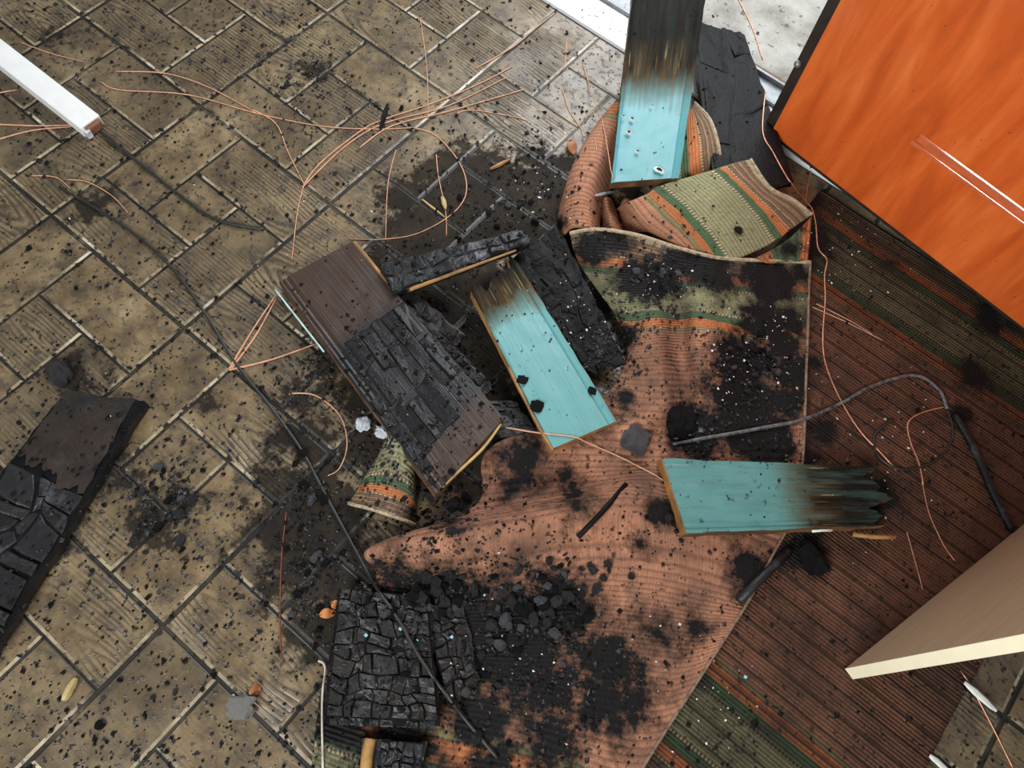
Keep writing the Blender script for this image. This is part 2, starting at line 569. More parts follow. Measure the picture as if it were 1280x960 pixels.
# door sill and the concrete outside
sill = empty('trim_1', (-0.5, 1.5, 0))
tag(sill, 'white and grey metal door sill across the open doorway', 'door sill', kind='structure')
XL, XR = -2.6, 1.6
for nm, y0, y1, z0, z1, mt in (('sill_board', 1.4125, 1.505, -.045, .006, 'sillwhite'), ('sill_rail', 1.505, 1.513, -.045, .016, 'alu'),
                               ('sill_channel', 1.513, 1.575, -.045, .002, 'alu'), ('sill_rail', 1.575, 1.583, -.045, .014, 'alu'),
                               ('rusty_lip', 1.583, 1.600, -.045, .004, 'rust')):
    box(nm, (XL, y0, z0), (XR - XL, 0, 0), (0, y1 - y0, 0), (0, 0, z1 - z0), MAT[mt], sill, 0.0015)
t = NT('outdoor_concrete')
p = t.pos()
c = t.ramp(t.noise(p, 8, 6, 0.65), [(0.3, (0.14, 0.125, 0.10)), (0.5, (0.34, 0.325, 0.29)), (0.7, (0.48, 0.47, 0.44))])
c = t.mix(t.ramp(t.noise(p, 50, 4), [(0.62, 0.0), (0.70, 0.8)]), c, (0.06, 0.055, 0.05))
t.set(Base_Color=c, Roughness=0.85)
t.bump(t.noise(p, 90, 5), 0.4, 0.002)
cf = mesh_obj('floor_outside', *box_vf((-2.6, 1.6, -0.06), (4.2, 0, 0), (0, 1.6, 0), (0, 0, 0.05)), t.m)
clean(cf)
tag(cf, 'pale stained concrete ground outside the doorway', 'ground', kind='structure')


# ------------------------------------------------------------------ doors
def orange_wood():
    t = NT('orange_varnished_veneer')
    p = t.coord()
    g = t.mapv(p, (3.2, 1, 0.7), rot=(0, 0.10, 0))
    n = t.noise(g, 5.5, 5, 0.55, 0.6)
    f = t.noise(t.mapv(p, (90, 1, 5)), 1.0, 3)
    c = t.ramp(n, [(0.28, (0.56, 0.092, 0.017)), (0.5, (0.76, 0.142, 0.026)), (0.72, (0.90, 0.215, 0.05))])
    c = t.mix(t.ramp(f, [(0.4, 0.0), (0.75, 0.25)]), c, (0.44, 0.08, 0.016))
    c = t.mix(t.ramp(t.noise(p, 120, 2), [(0.72, 0.0), (0.75, 0.7)]), c, (0.09, 0.04, 0.03))
    t.set(Base_Color=c, Roughness=0.30, Specular_IOR_Level=0.35, Coat_Weight=0.3, Coat_Roughness=0.08)
    return t.m


MAT['orange'] = orange_wood()
A = F(962, 170, .018); B = F(1275, 412, .018)
dx = (B - A); dx.z = 0; dx.normalize()
dy = Vector((-dx.y, dx.x, 0))
UP = Vector((0, 0, 1))
dr = empty('door_1', A)
tag(dr, 'orange varnished wooden door leaf with dark brown edges', 'door', kind='structure')
O = A - dx * 0.024
DW = 0.86
box('door_core', O, dx * DW, dy * 0.04, UP * 2.0, MAT['darkedge'], dr, 0.003)
O2 = A + UP * 0.012 - dy * 0.003
box('door_face', O2, dx * (DW - 0.05), dy * 0.004, UP * 1.97, MAT['orange'], dr, 0.0012)


def door_point(px, py):
    """where the sight line meets the door face"""
    v = AX * (px - 640) + AY * (py - 480) + AZ * FPX
    t_ = (O2 - CAM).dot(dy) / v.dot(dy)
    return CAM + v * t_


c0 = door_point(1147, 173)
mx, mz = (c0 - O2).dot(dx), c0.z - O2.z


def moulding(name, p0, length, w_, proud):
    # long strip whose glossy chamfer looks up into the room
    prof = [(0, 0), (0, proud), (w_ * .8, proud * .25), (w_, 0)]
    pts, fs = [], []
    for e in (0, 1):
        for (z_, o_) in prof:
            pts.append(p0 + dx * (length * e) + UP * z_ - dy * o_)
    for k in range(3):
        fs.append((k, k + 1, k + 5, k + 4))
    fs += [(0, 1, 2, 3), (4, 5, 6, 7)]
    return clean(mesh_obj(name, pts, fs, MAT['moulding'], dr))


t = NT('polished_moulding')
t.set(Base_Color=t.ramp(t.noise(t.coord(), 30, 3), [(0.3, (0.50, 0.09, 0.016)), (0.7, (0.66, 0.13, 0.022))]), Roughness=0.10, Specular_IOR_Level=0.7, Coat_Weight=1.0, Coat_Roughness=0.06)
MAT['moulding'] = t.m
mw = DW - 0.05 - mx - 0.06
base = O2 + dx * mx + UP * mz
for hz in (0.0, 0.75):
    moulding('panel_moulding', base + UP * hz, mw, .0125, .0066)
    moulding('panel_moulding', base + UP * (hz - .017) + dx * -.006, mw + .012, .006, .0032)
lk = F(1005, 42, .25)
lk = O + UP * 0.20 - dy * 0.002 + dx * 0.006
bm = bmesh.new()
bmesh.ops.create_uvsphere(bm, u_segments=12, v_segments=8, radius=0.008)
me = bpy.data.meshes.new('door_stud')
bm.to_mesh(me); bm.free()
me.materials.append(MAT['alu'])
o = bpy.data.objects.new('door_stud', me)
COL.objects.link(o)
o.location = lk
place(o, dr)

# pale laminated panel standing at the lower right
P0 = F(1056, 836, .012); P1 = F(1286, 650, .012)
ey = (P1 - P0); ey.z = 0; ey.normalize()
ex = Vector((ey.y, -ey.x, 0))
t = NT('beige_laminate')
p = t.coord()
n = t.noise(t.mapv(p, (8, 8, 90)), 1.0, 4)
t.set(Base_Color=t.ramp(n, [(0.3, (0.50, 0.365, 0.225)), (0.7, (0.60, 0.45, 0.29))]), Roughness=0.42)
MAT['beige'] = t.m
pn = empty('door_2', P0)
tag(pn, 'beige laminated door leaf with a bright cream front edge', 'door', kind='structure')
box('door_face', P0 + ey * 0.0015, ey * 0.62, ex * 0.020, UP * 1.9, MAT['beige'], pn, 0.0008)
box('edge_band', P0, ey * 0.0015, ex * 0.020, UP * 1.9, MAT['cream'], pn)

# ------------------------------------------------------------------ rugs
TEAL = []
SUPPORT = []      # (verts, faces) that carry the loose debris


def add_support(o):
    mw_ = Matrix.Translation(o.location) if o.parent is None else Matrix.Identity(4)
    SUPPORT.append(([v.co.copy() for v in o.data.vertices], [tuple(p.vertices) for p in o.data.polygons]))


SUPPORT.append(([Vector((-2.6, -1.3, 0)), Vector((1.6, -1.3, 0)), Vector((1.6, 1.41, 0)), Vector((-2.6, 1.41, 0))], [(0, 1, 2, 3)]))
SUPPORT.append(([Vector((-2.6, 1.41, .006)), Vector((1.6, 1.41, .006)), Vector((1.6, 1.6, .006)), Vector((-2.6, 1.6, .006))], [(0, 1, 2, 3)]))
SUPPORT.append(([Vector((-2.6, 1.6, -.01)), Vector((1.6, 1.6, -.01)), Vector((1.6, 3.2, -.01)), Vector((-2.6, 3.2, -.01))], [(0, 1, 2, 3)]))


def px_of(p):
    v = p - CAM
    z = v.dot(AZ)
    return 640 + FPX * v.dot(AX) / z, 480 + FPX * v.dot(AY) / z


def soot_at(p, marks):
    s = 0.0
    for (x, y, r, k) in marks:          # design positions, turned into distances on the cloth
        c = F(x, y, p.z)
        d = (c.xy - p.xy).length / (r * 0.00125)
        s = max(s, k * max(0.0, 1.25 - d * 0.75) if d < 1.67 else 0.0)
    return min(s, 1.2)


def cloth(name, rows, tvals, n, mat, parent, marks=(), thick=0.004, rough=0.0015, along=None, hole=None):
    """rows: control points (px, py, z); tvals: metres from the hem for each row"""
    ctrl = [[F(*q) for q in r] for r in rows]
    g = grid_surface(ctrl, n)
    tv = spline([Vector((t_, 0, 0)) for t_ in tvals], n)
    R, C = len(g), len(g[0])
    mid = g[R // 2]
    acc = [0.0]
    for j in range(1, C): acc.append(acc[-1] + (mid[j] - mid[j - 1]).length)
    V, UVs, A_ = [], [], []
    for i in range(R):
        for j in range(C):
            p = g[i][j]
            q = p + Vector((0, 0, noise.noise(p * 22) * rough * 2.2 + noise.noise(p * 60) * rough))
            V.append(q)
            UVs.append((tv[i].x, acc[j]) if along is None else (tv[i].x, acc[j] + along))
            A_.append(soot_at(p, marks))
    Fs = []
    for i in range(R - 1):
        for j in range(C - 1):
            a = i * C + j
            if hole:
                c = (V[a] + V[a + C + 1]) / 2
                hx, hy, hr = hole
                hc = F(hx, hy, c.z)
                if (hc.xy - c.xy).length < hr * (1 + 0.35 * noise.noise(c * 60)): continue
            Fs.append((a, a + 1, a + C + 1, a + C))
    o = mesh_obj(name, V, Fs, mat, parent, uvs=UVs, attr={'soot': A_}, smooth=True)
    # normals up
    up = sum(1 if f.normal.z > 0 else -1 for f in o.data.polygons)
    if up < 0:
        o.data.flip_normals()
    SUPPORT.append((V, Fs))
    m = o.modifiers.new('thickness', 'SOLIDIFY')
    m.thickness = thick
    m.offset = -1
    return o, g


# flat rug lying on the floor
RX0, RX1, RY0, RY1 = -0.10, 0.622, 0.150, 1.372
marks_flat = [(1010, 300, 60, 1.0), (1000, 240, 50, 1.1), (1215, 470, 34, 1.0), (1205, 520, 26, .9), (1100, 620, 50, .9), (1005, 690, 40, 1.0), (1030, 540, 34, .85),
              (1015, 450, 22, .8), (1110, 330, 24, .6), (1150, 560, 16, .6), (940, 470, 90, 1.2), (1000, 570, 40, 1.0), (900, 770, 26, .6), (1240, 400, 40, .9), (880, 860, 20, .5), (1100, 240, 40, .7)]
V, UVs, A_, Fs = [], [], [], []
nx_, ny_ = 72, 124
for j in range(ny_ + 1):
    for i in range(nx_ + 1):
        x = RX0 + (RX1 - RX0) * i / nx_
        y = RY0 + (RY1 - RY0) * j / ny_
        edge = 0.008 * noise.noise(Vector((y * 5, 3, 0))) * (i / nx_) ** 4
        p = Vector((x + edge, y, 0.0068 + 0.0022 * (0.5 + noise.noise(Vector((x * 7, y * 7, 1)))) + 0.0008 * math.sin(y * 2 * math.pi / 0.036)))
        V.append(p)
        UVs.append((min(y - RY0, RY1 - y), x))
        A_.append(soot_at(p, marks_flat))
for j in range(ny_):
    for i in range(nx_):
        a = j * (nx_ + 1) + i
        Fs.append((a, a + 1, a + nx_ + 2, a + nx_ + 1))
rug = mesh_obj('striped_rug', V, Fs, MAT['rugwet'], None, uvs=UVs, attr={'soot': A_}, smooth=True)
m = rug.modifiers.new('thickness', 'SOLIDIFY'); m.thickness = 0.0055; m.offset = -1
tag(rug, 'soaked dark terracotta and green striped rug lying flat below the orange door', 'rug', 'striped woven rugs')
SUPPORT.append((V, Fs))

# crumpled rug on top of it
marks_top = [(880, 330, 60, 1.1), (960, 350, 60, 1.05), (990, 470, 45, 1.05), (930, 500, 70, 1.1), (800, 350, 50, 1.1), (740, 310, 40, 1.0), (990, 400, 40, 1.0), (760, 870, 80, .85), (830, 800, 40, .7), (540, 600, 40, .9), (650, 580, 60, .85), (720, 620, 50, .7), (600, 900, 60, .9), (690, 930, 70, .85), (430, 900, 60, 1.0), (800, 680, 30, .6),(930, 450, 52, 1.25), (955, 400, 50, 1.0), (980, 430, 40, 1.0), (900, 350, 45, .9), (825, 350, 40, 1.2), (770, 300, 40, .95), (850, 330, 40, 1.0), (775, 420, 26, 1.2),  # soot; the marks in the valley above the hump also paint in its shadow
             (940, 530, 70, 1.05), (870, 540, 46, 1.2), (985, 500, 40, 1.0), (960, 560, 50, 1.1), (640, 800, 95, 1.1), (560, 790, 90, 1.2), (480, 800, 100, 1.2), (700, 760, 60, 1.0),
             (760, 820, 70, .9), (690, 860, 60, .9), (480, 700, 22, .5), (700, 590, 40, .7), (640, 610, 36, .75), (560, 640, 36, .8), (830, 640, 30, 1.0), (800, 770, 34, .6), (870, 780, 34, .7), (940, 720, 40, .95),
             (620, 950, 60, .8), (500, 930, 70, 1.0), (740, 900, 50, .75), (780, 500, 26, .8), (740, 530, 50, .8), (820, 860, 30, .6), (905, 640, 45, .8), (1000, 340, 40, .75), (985, 310, 26, .8)]
rows = [
    [(712, 292, .058), (745, 287, .072), (795, 294, .070), (850, 311, .060), (900, 323, .050), (955, 326, .036), (1013, 328, .030)],
    [(724, 330, .040), (765, 334, .066), (800, 338, .050), (838, 350, .044), (886, 352, .050), (950, 360, .030), (1011, 366, .024)],
    [(770, 396, .022), (788, 402, .044), (818, 398, .060), (850, 400, .012), (876, 398, .060), (940, 410, .026), (1010, 410, .022)],
    [(782, 450, .018), (798, 452, .046), (826, 450, .064), (852, 452, .010), (878, 450, .058), (940, 460, .016), (1008, 460, .020)],
    [(742, 505, .020), (790, 512, .042), (828, 515, .054), (858, 514, .016), (892, 515, .034), (950, 520, .020), (1006, 520, .020)],
    [(612, 560, .020), (690, 568, .020), (765, 570, .022), (825, 572, .026), (885, 575, .022), (940, 577, .020), (1003, 577, .020)],
    [(594, 632, .016), (660, 622, .009), (735, 610, .016), (800, 600, .044), (860, 612, .030), (930, 640, .022), (993, 640, .018)],
    [(462, 684, .060), (555, 668, .092), (650, 655, .092), (735, 640, .074), (815, 640, .044), (895, 660, .026), (966, 693, .018)],
    [(470, 722, .034), (560, 728, .040), (650, 722, .042), (735, 715, .036), (815, 720, .028), (885, 735, .020), (936, 750, .018)],
    [(432, 800, .016), (540, 815, .018), (635, 820, .020), (715, 822, .020), (790, 828, .018), (850, 835, .018), (890, 823, .018)],
    [(405, 852, .014), (480, 872, .014), (560, 895, .014), (640, 910, .016), (712, 930, .016), (770, 950, .016), (808, 952, .016)],
    [(395, 905, .014), (470, 930, .014), (550, 955, .014), (630, 968, .014), (690, 985, .014), (745, 1005, .014), (785, 1000, .016)],
    [(385, 1010, .014), (460, 1040, .014), (545, 1060, .014), (620, 1075, .014), (680, 1085, .014), (725, 1085, .014), (755, 1070, .014)],
]
tv = [0, .072, .205, .30, .36, .40, .44, .48, .46, .34, .250, .205, .10]
rt = empty('striped_rug', F(800, 600, 0), 'crumpled terracotta rug with a burnt hole, heaped between the broken boards', 'rug', 'striped woven rugs')
ro, rg = cloth('rug_cloth', rows, tv, 12, MAT['rug'], rt, marks_top, hole=(952, 452, 0.026))
tube('hem', [p + Vector((0, 0, .001)) for p in rg[0]], 0.0042, plain('rug_hem_binding', (0.36, 0.29, 0.19), 0.8, 120, 0.45, 0.6), ro, 6)
tube('side_binding', [r[-1] for r in rg], 0.003, plain('rug_side_binding', (0.20, 0.13, 0.09), 0.8, 120, 0.5, 0.6), ro, 6)
# rolled-up corner poking out below the moulded board
rows = [
    [(436, 629, .004), (446, 632, .020), (466, 637, .034), (490, 645, .036), (508, 651, .022), (519, 656, .004)],
    [(452, 602, .004), (461, 599, .030), (480, 599, .046), (500, 605, .050), (515, 615, .034), (521, 627, .008)],
    [(477, 562, .010), (481, 553, .044), (496, 540, .058), (508, 545, .060), (517, 556, .046), (517, 575, .014)],
    [(492, 532, .014), (496, 522, .046), (502, 516, .052), (508, 520, .052), (513, 530, .044), (513, 545, .018)],
]
co, cg = cloth('rolled_corner', rows, [0.0, .085, .15, .19], 8, MAT['rug'], rt, [(470, 545, 10, .6), (515, 640, 12, .8)])
tube('hem', list(cg[0]), 0.0035, bpy.data.materials['rug_hem_binding'], co, 6)

# third rug: bunched below the leaning teal board, striped end folded over
r3 = empty('striped_rug', F(800, 250, 0), 'striped rug bunched under the leaning teal board, clean pale green border folded over', 'rug', 'striped woven rugs')
rows = [   # rows run across the stripes: terracotta side first, hem last
    [(770, 262, .020), (808, 290, .030), (842, 312, .030), (866, 332, .024)],
    [(783, 253, .088), (805, 280, .080), (835, 300, .062), (860, 320, .046)],
    [(808, 243, .100), (835, 268, .090), (862, 295, .068), (884, 324, .046)],
    [(826, 232, .106), (858, 258, .096), (888, 292, .074), (912, 327, .046)],
    [(890, 213, .110), (920, 240, .100), (948, 272, .076), (968, 302, .048)],
    [(906, 208, .107), (936, 236, .096), (966, 264, .074), (988, 287, .048)],
    [(938, 199, .094), (962, 234, .082), (992, 250, .068), (1015, 268, .052)],
]
tt = [.34, .26, .23, .182, .094, .050, 0.0]
fo, fg = cloth('border_flap', rows, tt, 10, MAT['rugclean'], r3, [(922, 290, 7, 1.0), (920, 285, 5, 1.2), (985, 300, 12, .6)])
tube('hem', list(fg[-1]), 0.0036, bpy.data.materials['rug_hem_binding'], fo, 6)
rows = [   # back of the fold, falling away behind the flap
    [(783, 253, .088), (808, 243, .100), (826, 232, .106), (890, 213, .110), (906, 208, .107), (938, 199, .094)],
    [(784, 253, .070), (809, 243, .080), (827, 232, .086), (891, 213, .090), (907, 208, .088), (940, 199, .076)],
    [(795, 250, .020), (818, 242, .020), (835, 233, .020), (896, 216, .020), (912, 212, .020), (946, 206, .020)],
]
cloth('fold_back', rows, [.13, .13, .13], 6, MAT['rugclean'], r3)
rows = [   # scorched corner below the flap
    [(1015, 270, .050), (1013, 298, .042), (1011, 326, .036)],
    [(984, 300, .046), (985, 314, .042), (984, 327, .038)],
    [(946, 322, .046), (952, 326, .042), (958, 329, .038)],
]
cloth('scorched_corner', rows, [.060, .085, .06], 6, MAT['rug'], r3, [(985, 310, 30, .75), (1005, 285, 14, .8)])
rows = [   # long upright roll of the terracotta field
    [(772, 138, .012), (768, 128, .055), (775, 124, .075), (790, 128, .070), (800, 140, .012)],
    [(740, 182, .012), (738, 166, .060), (750, 158, .085), (768, 164, .080), (782, 190, .012)],
    [(715, 226, .012), (716, 206, .062), (730, 200, .088), (750, 206, .084), (765, 232, .012)],
    [(698, 262, .012), (706, 246, .060), (722, 240, .082), (740, 246, .076), (752, 272, .012)],
    [(700, 300, .012), (710, 288, .050), (724, 284, .066), (740, 288, .060), (750, 300, .012)],
]
cloth('rolled_field', rows, [.200, .255, .32, .36, .42], 8, MAT['rugclean'], r3, [(700, 280, 18, .8), (740, 205, 6, .7)])
rows = [
    [(750, 252, .012), (757, 246, .050), (765, 250, .012)],
    [(752, 275, .012), (762, 268, .058), (776, 276, .012)],
    [(752, 300, .014), (768, 292, .056), (790, 302, .014)],
]
cloth('small_fold', rows, [.3, .34, .38], 6, MAT['rugclean'], r3, [(770, 250, 10, .7)])
rows = [
    [(772, 262, .012), (780, 248, .066), (792, 250, .070)],
    [(778, 285, .012), (790, 268, .064), (806, 276, .066)],
    [(790, 305, .014), (806, 290, .052), (830, 302, .050)],
]
cloth('small_fold', rows, [.3, .34, .38], 6, MAT['rugclean'], r3)
rows = [   # second hem showing to the right of the teal board
    [(840, 150, .050), (840, 190, .055), (842, 225, .05), (842, 240, .03)],
    [(862, 138, .056), (864, 172, .064), (866, 205, .062), (868, 225, .04)],
    [(866, 133, .056), (880, 160, .064), (886, 190, .062), (888, 215, .04)],
    [(868, 128, .054), (888, 150, .060), (899, 185, .058), (899, 212, .04)],
]
so, sg = cloth('second_hem_flap', rows, [.11, .065, .035, 0.0], 8, MAT['rugclean'], r3, [(862, 220, 12, .8)])
tube('hem', list(sg[-1]), 0.0034, bpy.data.materials['rug_hem_binding'], so, 6)


# ------------------------------------------------------------------ boards
def quad(c):
    return [F(*q) for q in c]


def qmap(Q, u, v):
    """Q = start-left, start-right, end-right, end-left; u along, v across"""
    return (Q[0] * (1 - v) + Q[1] * v) * (1 - u) + (Q[3] * (1 - v) + Q[2] * v) * u


def qnorm(Q):
    n = (Q[1] - Q[0]).cross(Q[3] - Q[0])
    n.normalize()
    return n if n.z > 0 else -n


BODY = {}


def plank(name, Q, th, mats, parent, profile=((0, 0), (1, 0)), nu=16, jag0=0.0, jag1=0.0, wavy=0.0, seed=0, u0=0.0, u1=1.0, rim=0.0):
    """slab with a moulded cross-section; mats = [top, sides]"""
    N = qnorm(Q)
    vsmp = []
    pr = list(profile)
    for k in range(len(pr) - 1):
        (a, za), (b, zb) = pr[k], pr[k + 1]
        m_ = max(1, int(round((b - a) / 0.04)))
        for q in range(m_):
            vsmp.append((a + (b - a) * q / m_, za + (zb - za) * q / m_))
    vsmp.append(pr[-1])
    rnd = random.Random(seed)
    C = len(vsmp)
    def jags():
        ph = rnd.uniform(0, 50)
        return [min(1, max(0, .5 + .6 * noise.noise(Vector((v * 5, ph, 0))) + .35 * noise.noise(Vector((v * 14, ph, 3))) + rnd.uniform(-.12, .12))) for v, dz in vsmp]
    j0, j1 = jags(), jags()
    V, UVs, Fs, mi = [], [], [], []
    for i in range(nu + 1):
        for j, (v, dz) in enumerate(vsmp):
            a = u0 + jag0 * j0[j]
            b = u1 - jag1 * j1[j]
            u = a + (b - a) * i / nu
            p = qmap(Q, u, v) + N * dz
            if wavy:
                p += N * (noise.noise(p * 35 + Vector((seed, 0, 0))) * wavy)
                if j in (0, C - 1):
                    side = (qmap(Q, u, 1) - qmap(Q, u, 0)).normalized()
                    p += side * (noise.noise(p * 45 + Vector((0, seed, 0))) * wavy * 2.0)
            V.append(p); UVs.append((u, v))
    T = len(V)
    for k in range(T):
        V.append(V[k] - N * (th + 0))
        UVs.append(UVs[k])
    for i in range(nu):
        for j in range(C - 1):
            a = i * C + j
            Fs.append((a, a + 1, a + C + 1, a + C)); mi.append(0)
            Fs.append((T + a, T + a + C, T + a + C + 1, T + a + 1)); mi.append(1)
    for i in range(nu):
        for j in (0, C - 1):
            a = i * C + j
            Fs.append((a, a + C, T + a + C, T + a)); mi.append(1)
    for j in range(C - 1):
        for i in (0, nu):
            a = i * C + j
            Fs.append((a, a + 1, T + a + 1, T + a)); mi.append(1)
    o = mesh_obj(name, V, Fs, mats, parent, midx=mi, uvs=UVs)
    if name in ('board_body', 'batten_body'): BODY[parent.name] = o
    if mats[0].name.startswith('teal'): TEAL.append(len(SUPPORT))
    SUPPORT.append((V, Fs))
    return clean(o)


def char_blocks(Q, parent, mat, nu, nv, u0=0, u1=1, v0=0, v1=1, h=(0.002, 0.006), gap=0.06, seed=0, brick=True, drop=0.0, name='char_block', keep=None, warp=.9):
    """alligatored char: separate raised blocks with cracks between them"""
    parent = BODY.get(parent.name, parent)
    rnd = random.Random(seed)
    N = qnorm(Q)

    def wq(u, v):
        a = noise.noise(Vector((u * nu / (u1 - u0) * .55, v * nv / (v1 - v0) * .55, seed)))
        b = noise.noise(Vector((u * nu / (u1 - u0) * .55, v * nv / (v1 - v0) * .55, seed + 50)))
        uu = u + a * warp * (u1 - u0) / nu * min(1, (u - u0) * 8, (u1 - u) * 8)
        vv_ = v + b * warp * (v1 - v0) / nv * min(1, max(0, (v - v0)) * 8, max(0, (v1 - v)) * 8)
        return qmap(Q, uu, vv_)
    allv, allf = [], []
    for j in range(nv):
        va, vb = v0 + (v1 - v0) * j / nv, v0 + (v1 - v0) * (j + 1) / nv
        cuts = [0.0]
        sh = (rnd.random() * 0.6 - 0.3) if brick else 0
        for i in range(1, nu):
            cuts.append(min(0.98, max(0.02, (i + sh + rnd.uniform(-.22, .22)) / nu)))
        cuts.append(1.0)
        for i in range(nu):
            if rnd.random() < drop: continue
            ua, ub = u0 + (u1 - u0) * cuts[i], u0 + (u1 - u0) * cuts[i + 1]
            if ub - ua < 0.01: continue
            if keep and not keep((ua + ub) / 2, (va + vb) / 2): continue
            gu, gv = (u1 - u0) / nu * gap, (v1 - v0) / nv * gap
            cs = []
            for (u, v) in ((ua + gu, va + gv), (ub - gu, va + gv), (ub - gu, vb - gv), (ua + gu, vb - gv)):
                cs.append((u + rnd.uniform(-gu, gu) * .9, v + rnd.uniform(-gv, gv) * .9))
            # extra points along the edges keep the outline ragged
            ring = []
            for k in range(4):
                a, b = cs[k], cs[(k + 1) % 4]
                ring.append(a)
                ring.append(((a[0] + b[0]) / 2 + rnd.uniform(-gu, gu), (a[1] + b[1]) / 2 + rnd.uniform(-gv, gv)))
            hh = rnd.uniform(*h)
            tilt = (rnd.uniform(-.0018, .0018), rnd.uniform(-.0018, .0018))
            cx = sum(q[0] for q in ring) / 8; cy = sum(q[1] for q in ring) / 8
            V = []
            for lev, ins, z in ((0, 0.0, -0.004), (1, 0.03, hh * 0.6), (2, 0.14, hh)):
                for k, q in enumerate(ring):
                    u = q[0] + (cx - q[0]) * ins; v = q[1] + (cy - q[1]) * ins
                    s1 = 1 if u > cx else -1; s2 = 1 if v > cy else -1
                    V.append(wq(u, v) + N * (z + (tilt[0] * s1 + tilt[1] * s2) * (lev > 0)))
            V.append(wq(cx, cy) + N * (hh * 1.02))
            Fs = []
            for lev in range(2):
                for k in range(8):
                    k2 = (k + 1) % 8
                    Fs.append((lev * 8 + k, lev * 8 + k2, lev * 8 + 8 + k2, lev * 8 + 8 + k))
            for k in range(8):
                Fs.append((16 + k, 16 + (k + 1) % 8, 24))
            clean(mesh_obj(name, V, Fs, mat, parent))
            b0 = len(allv); allv += V; allf += [tuple(b0 + x for x in f) for f in Fs]
    if allv: SUPPORT.append((allv, allf))


def thing_for(name, Q, label, cat, group):
    c = (Q[0] + Q[1] + Q[2] + Q[3]) / 4
    return empty(name, (c.x, c.y, 0), label, cat, group)


BG = 'broken burnt boards in the heap'
# wide black board behind the centre plank
Q = quad([(632, 322, .040), (694, 276, .042), (784, 458, .040), (738, 474, .036)])
d = thing_for('charred_board', Q, 'wide wet black charred board right behind the upright centre teal board', 'board', BG)
plank('board_body', Q, .018, [MAT['charflat'], MAT['char']], d, nu=18, jag0=.06, jag1=.10, wavy=.003, seed=3)
char_blocks(Q, d, MAT['charflat'], 6, 3, .03, .9, .04, .96, h=(.0005, .003), gap=.05, seed=31)

# dark pieces in the hollow between the boards
for k, (c, sd, lb) in enumerate((([(540, 452, .030), (562, 428, .034), (618, 486, .034), (596, 508, .028)], 41, 'small charred board piece lying in the dark hollow left of the centre teal board'),
                                 ([(492, 384, .026), (520, 368, .03), (584, 420, .03), (560, 446, .026)], 42, 'burnt brown-black board piece under the chunky charred batten'),
                                 ([(596, 500, .022), (640, 500, .022), (672, 540, .022), (626, 548, .022)], 43, 'thin black charred piece beside lower end of the centre teal board'))):
    Q = quad(c)
    d = thing_for('charred_board', Q, lb, 'board', BG)
    plank('board_body', Q, .014, [MAT['charb'] if k == 1 else MAT['char'], MAT['char']], d, nu=10, jag0=.08, jag1=.08, wavy=.004, seed=sd)
    char_blocks(Q, d, MAT['char'], 4, 2, h=(.001, .004), seed=sd)

# centre teal board
Q = quad([(583, 352, .058), (640, 316, .060), (771, 526, .052), (690, 561, .050)])
d = thing_for('teal_board', Q, 'teal painted board with scorched upper end standing out in the heap centre', 'board', 'teal painted boards')
mt = painted_material('teal_paint_centre', .32, .10, 0.66, 0.94, flip=True, dirt=.22)
plank('board_body', Q, .027, [mt, MAT['raw']], d, profile=((0, -.002), (.03, 0), (.86, 0), (.885, -.003), (.91, -.0005), (.96, .0005), (1, -.002)), nu=26, jag0=.12, wavy=.0007, seed=5)
# raw wood showing where paint tore off the left edge
pts = [F(636, 458, .0560), F(658, 502, .0550), F(678, 540, .0535), F(692, 562, .0520)]
tube('torn_edge', spline([p - Vector((0, 0, .004)) for p in pts], 4), .0030, MAT['raw'], d, 6)

# chunky charred batten
Q = quad([(474, 330, .066), (488, 368, .062), (668, 301, .082), (660, 286, .084)])
Q = [Q[0], Q[1], Q[2], Q[3]]
b = thing_for('charred_batten', Q, 'chunky cracked charcoal batten lying across top of the centre teal board', 'board', BG)
plank('batten_body', Q, .024, [MAT['char'], MAT['char']], b, nu=14, jag0=.02, jag1=.06, wavy=.003, seed=8)
char_blocks(Q, b, MAT['charsh'], 7, 2, .01, .97, .02, .98, h=(.002, .007), gap=.07, seed=82)
pts = [F(512, 362, .060), F(550, 348, .065), F(585, 335, .071), F(612, 325, .075), (F(645, 313, .080))]
tube('raw_edge', spline(pts, 5), .0045, MAT['raw'], b, 6, taper=.5)

# moulded dark board
Q = quad([(347, 352, .034), (440, 302, .040), (630, 522, .078), (543, 618, .070)])
d = thing_for('charred_board', Q, 'brown and black moulded board with charred middle, left of the centre teal board', 'board', BG)
t = NT('scorched_varnish')
uvc = t.coord('UV')
x = t.sep(uvc)[0]
st = t.noise(t.mapv(uvc, (3, 60, 1)), 1.0, 4)
x2 = t.math('ADD', x, t.math('MULTIPLY', t.math('SUBTRACT', t.noise(uvc, 9, 4), .5), .12))
c = t.ramp(st, [(.3, (0.030, 0.018, 0.013)), (.6, (0.060, 0.036, 0.025)), (.8, (0.10, 0.062, 0.045))])
c = t.mix(t.ramp(x2, [(.30, 0.0), (.40, 1.0), (.84, 1.0), (.90, 0.0)]), c, (0.014, 0.014, 0.015))
t.set(Base_Color=c, Roughness=.38)
t.bump(st, .5, .002)
plank('board_body', Q, .026, [t.m, MAT['rawdark']], d, profile=((0, -.005), (.03, -.002), (.055, -.005), (.08, -.001), (.11, -.0045), (.15, 0), (1, 0)), nu=30, wavy=.0012, seed=12)
char_blocks(Q, d, MAT['charslab'], 3, 5, .36, .88, .18, 1.0, h=(.0008, .0042), gap=.022, seed=121, warp=.35, keep=lambda u, v: not (.58 < u < .66 and v < .55) and not (u > .80 and v > .55))
char_blocks(Q, d, MAT['charslab'], 5, 1, .60, .92, .02, .17, h=(-.002, .001), gap=.05, seed=122)
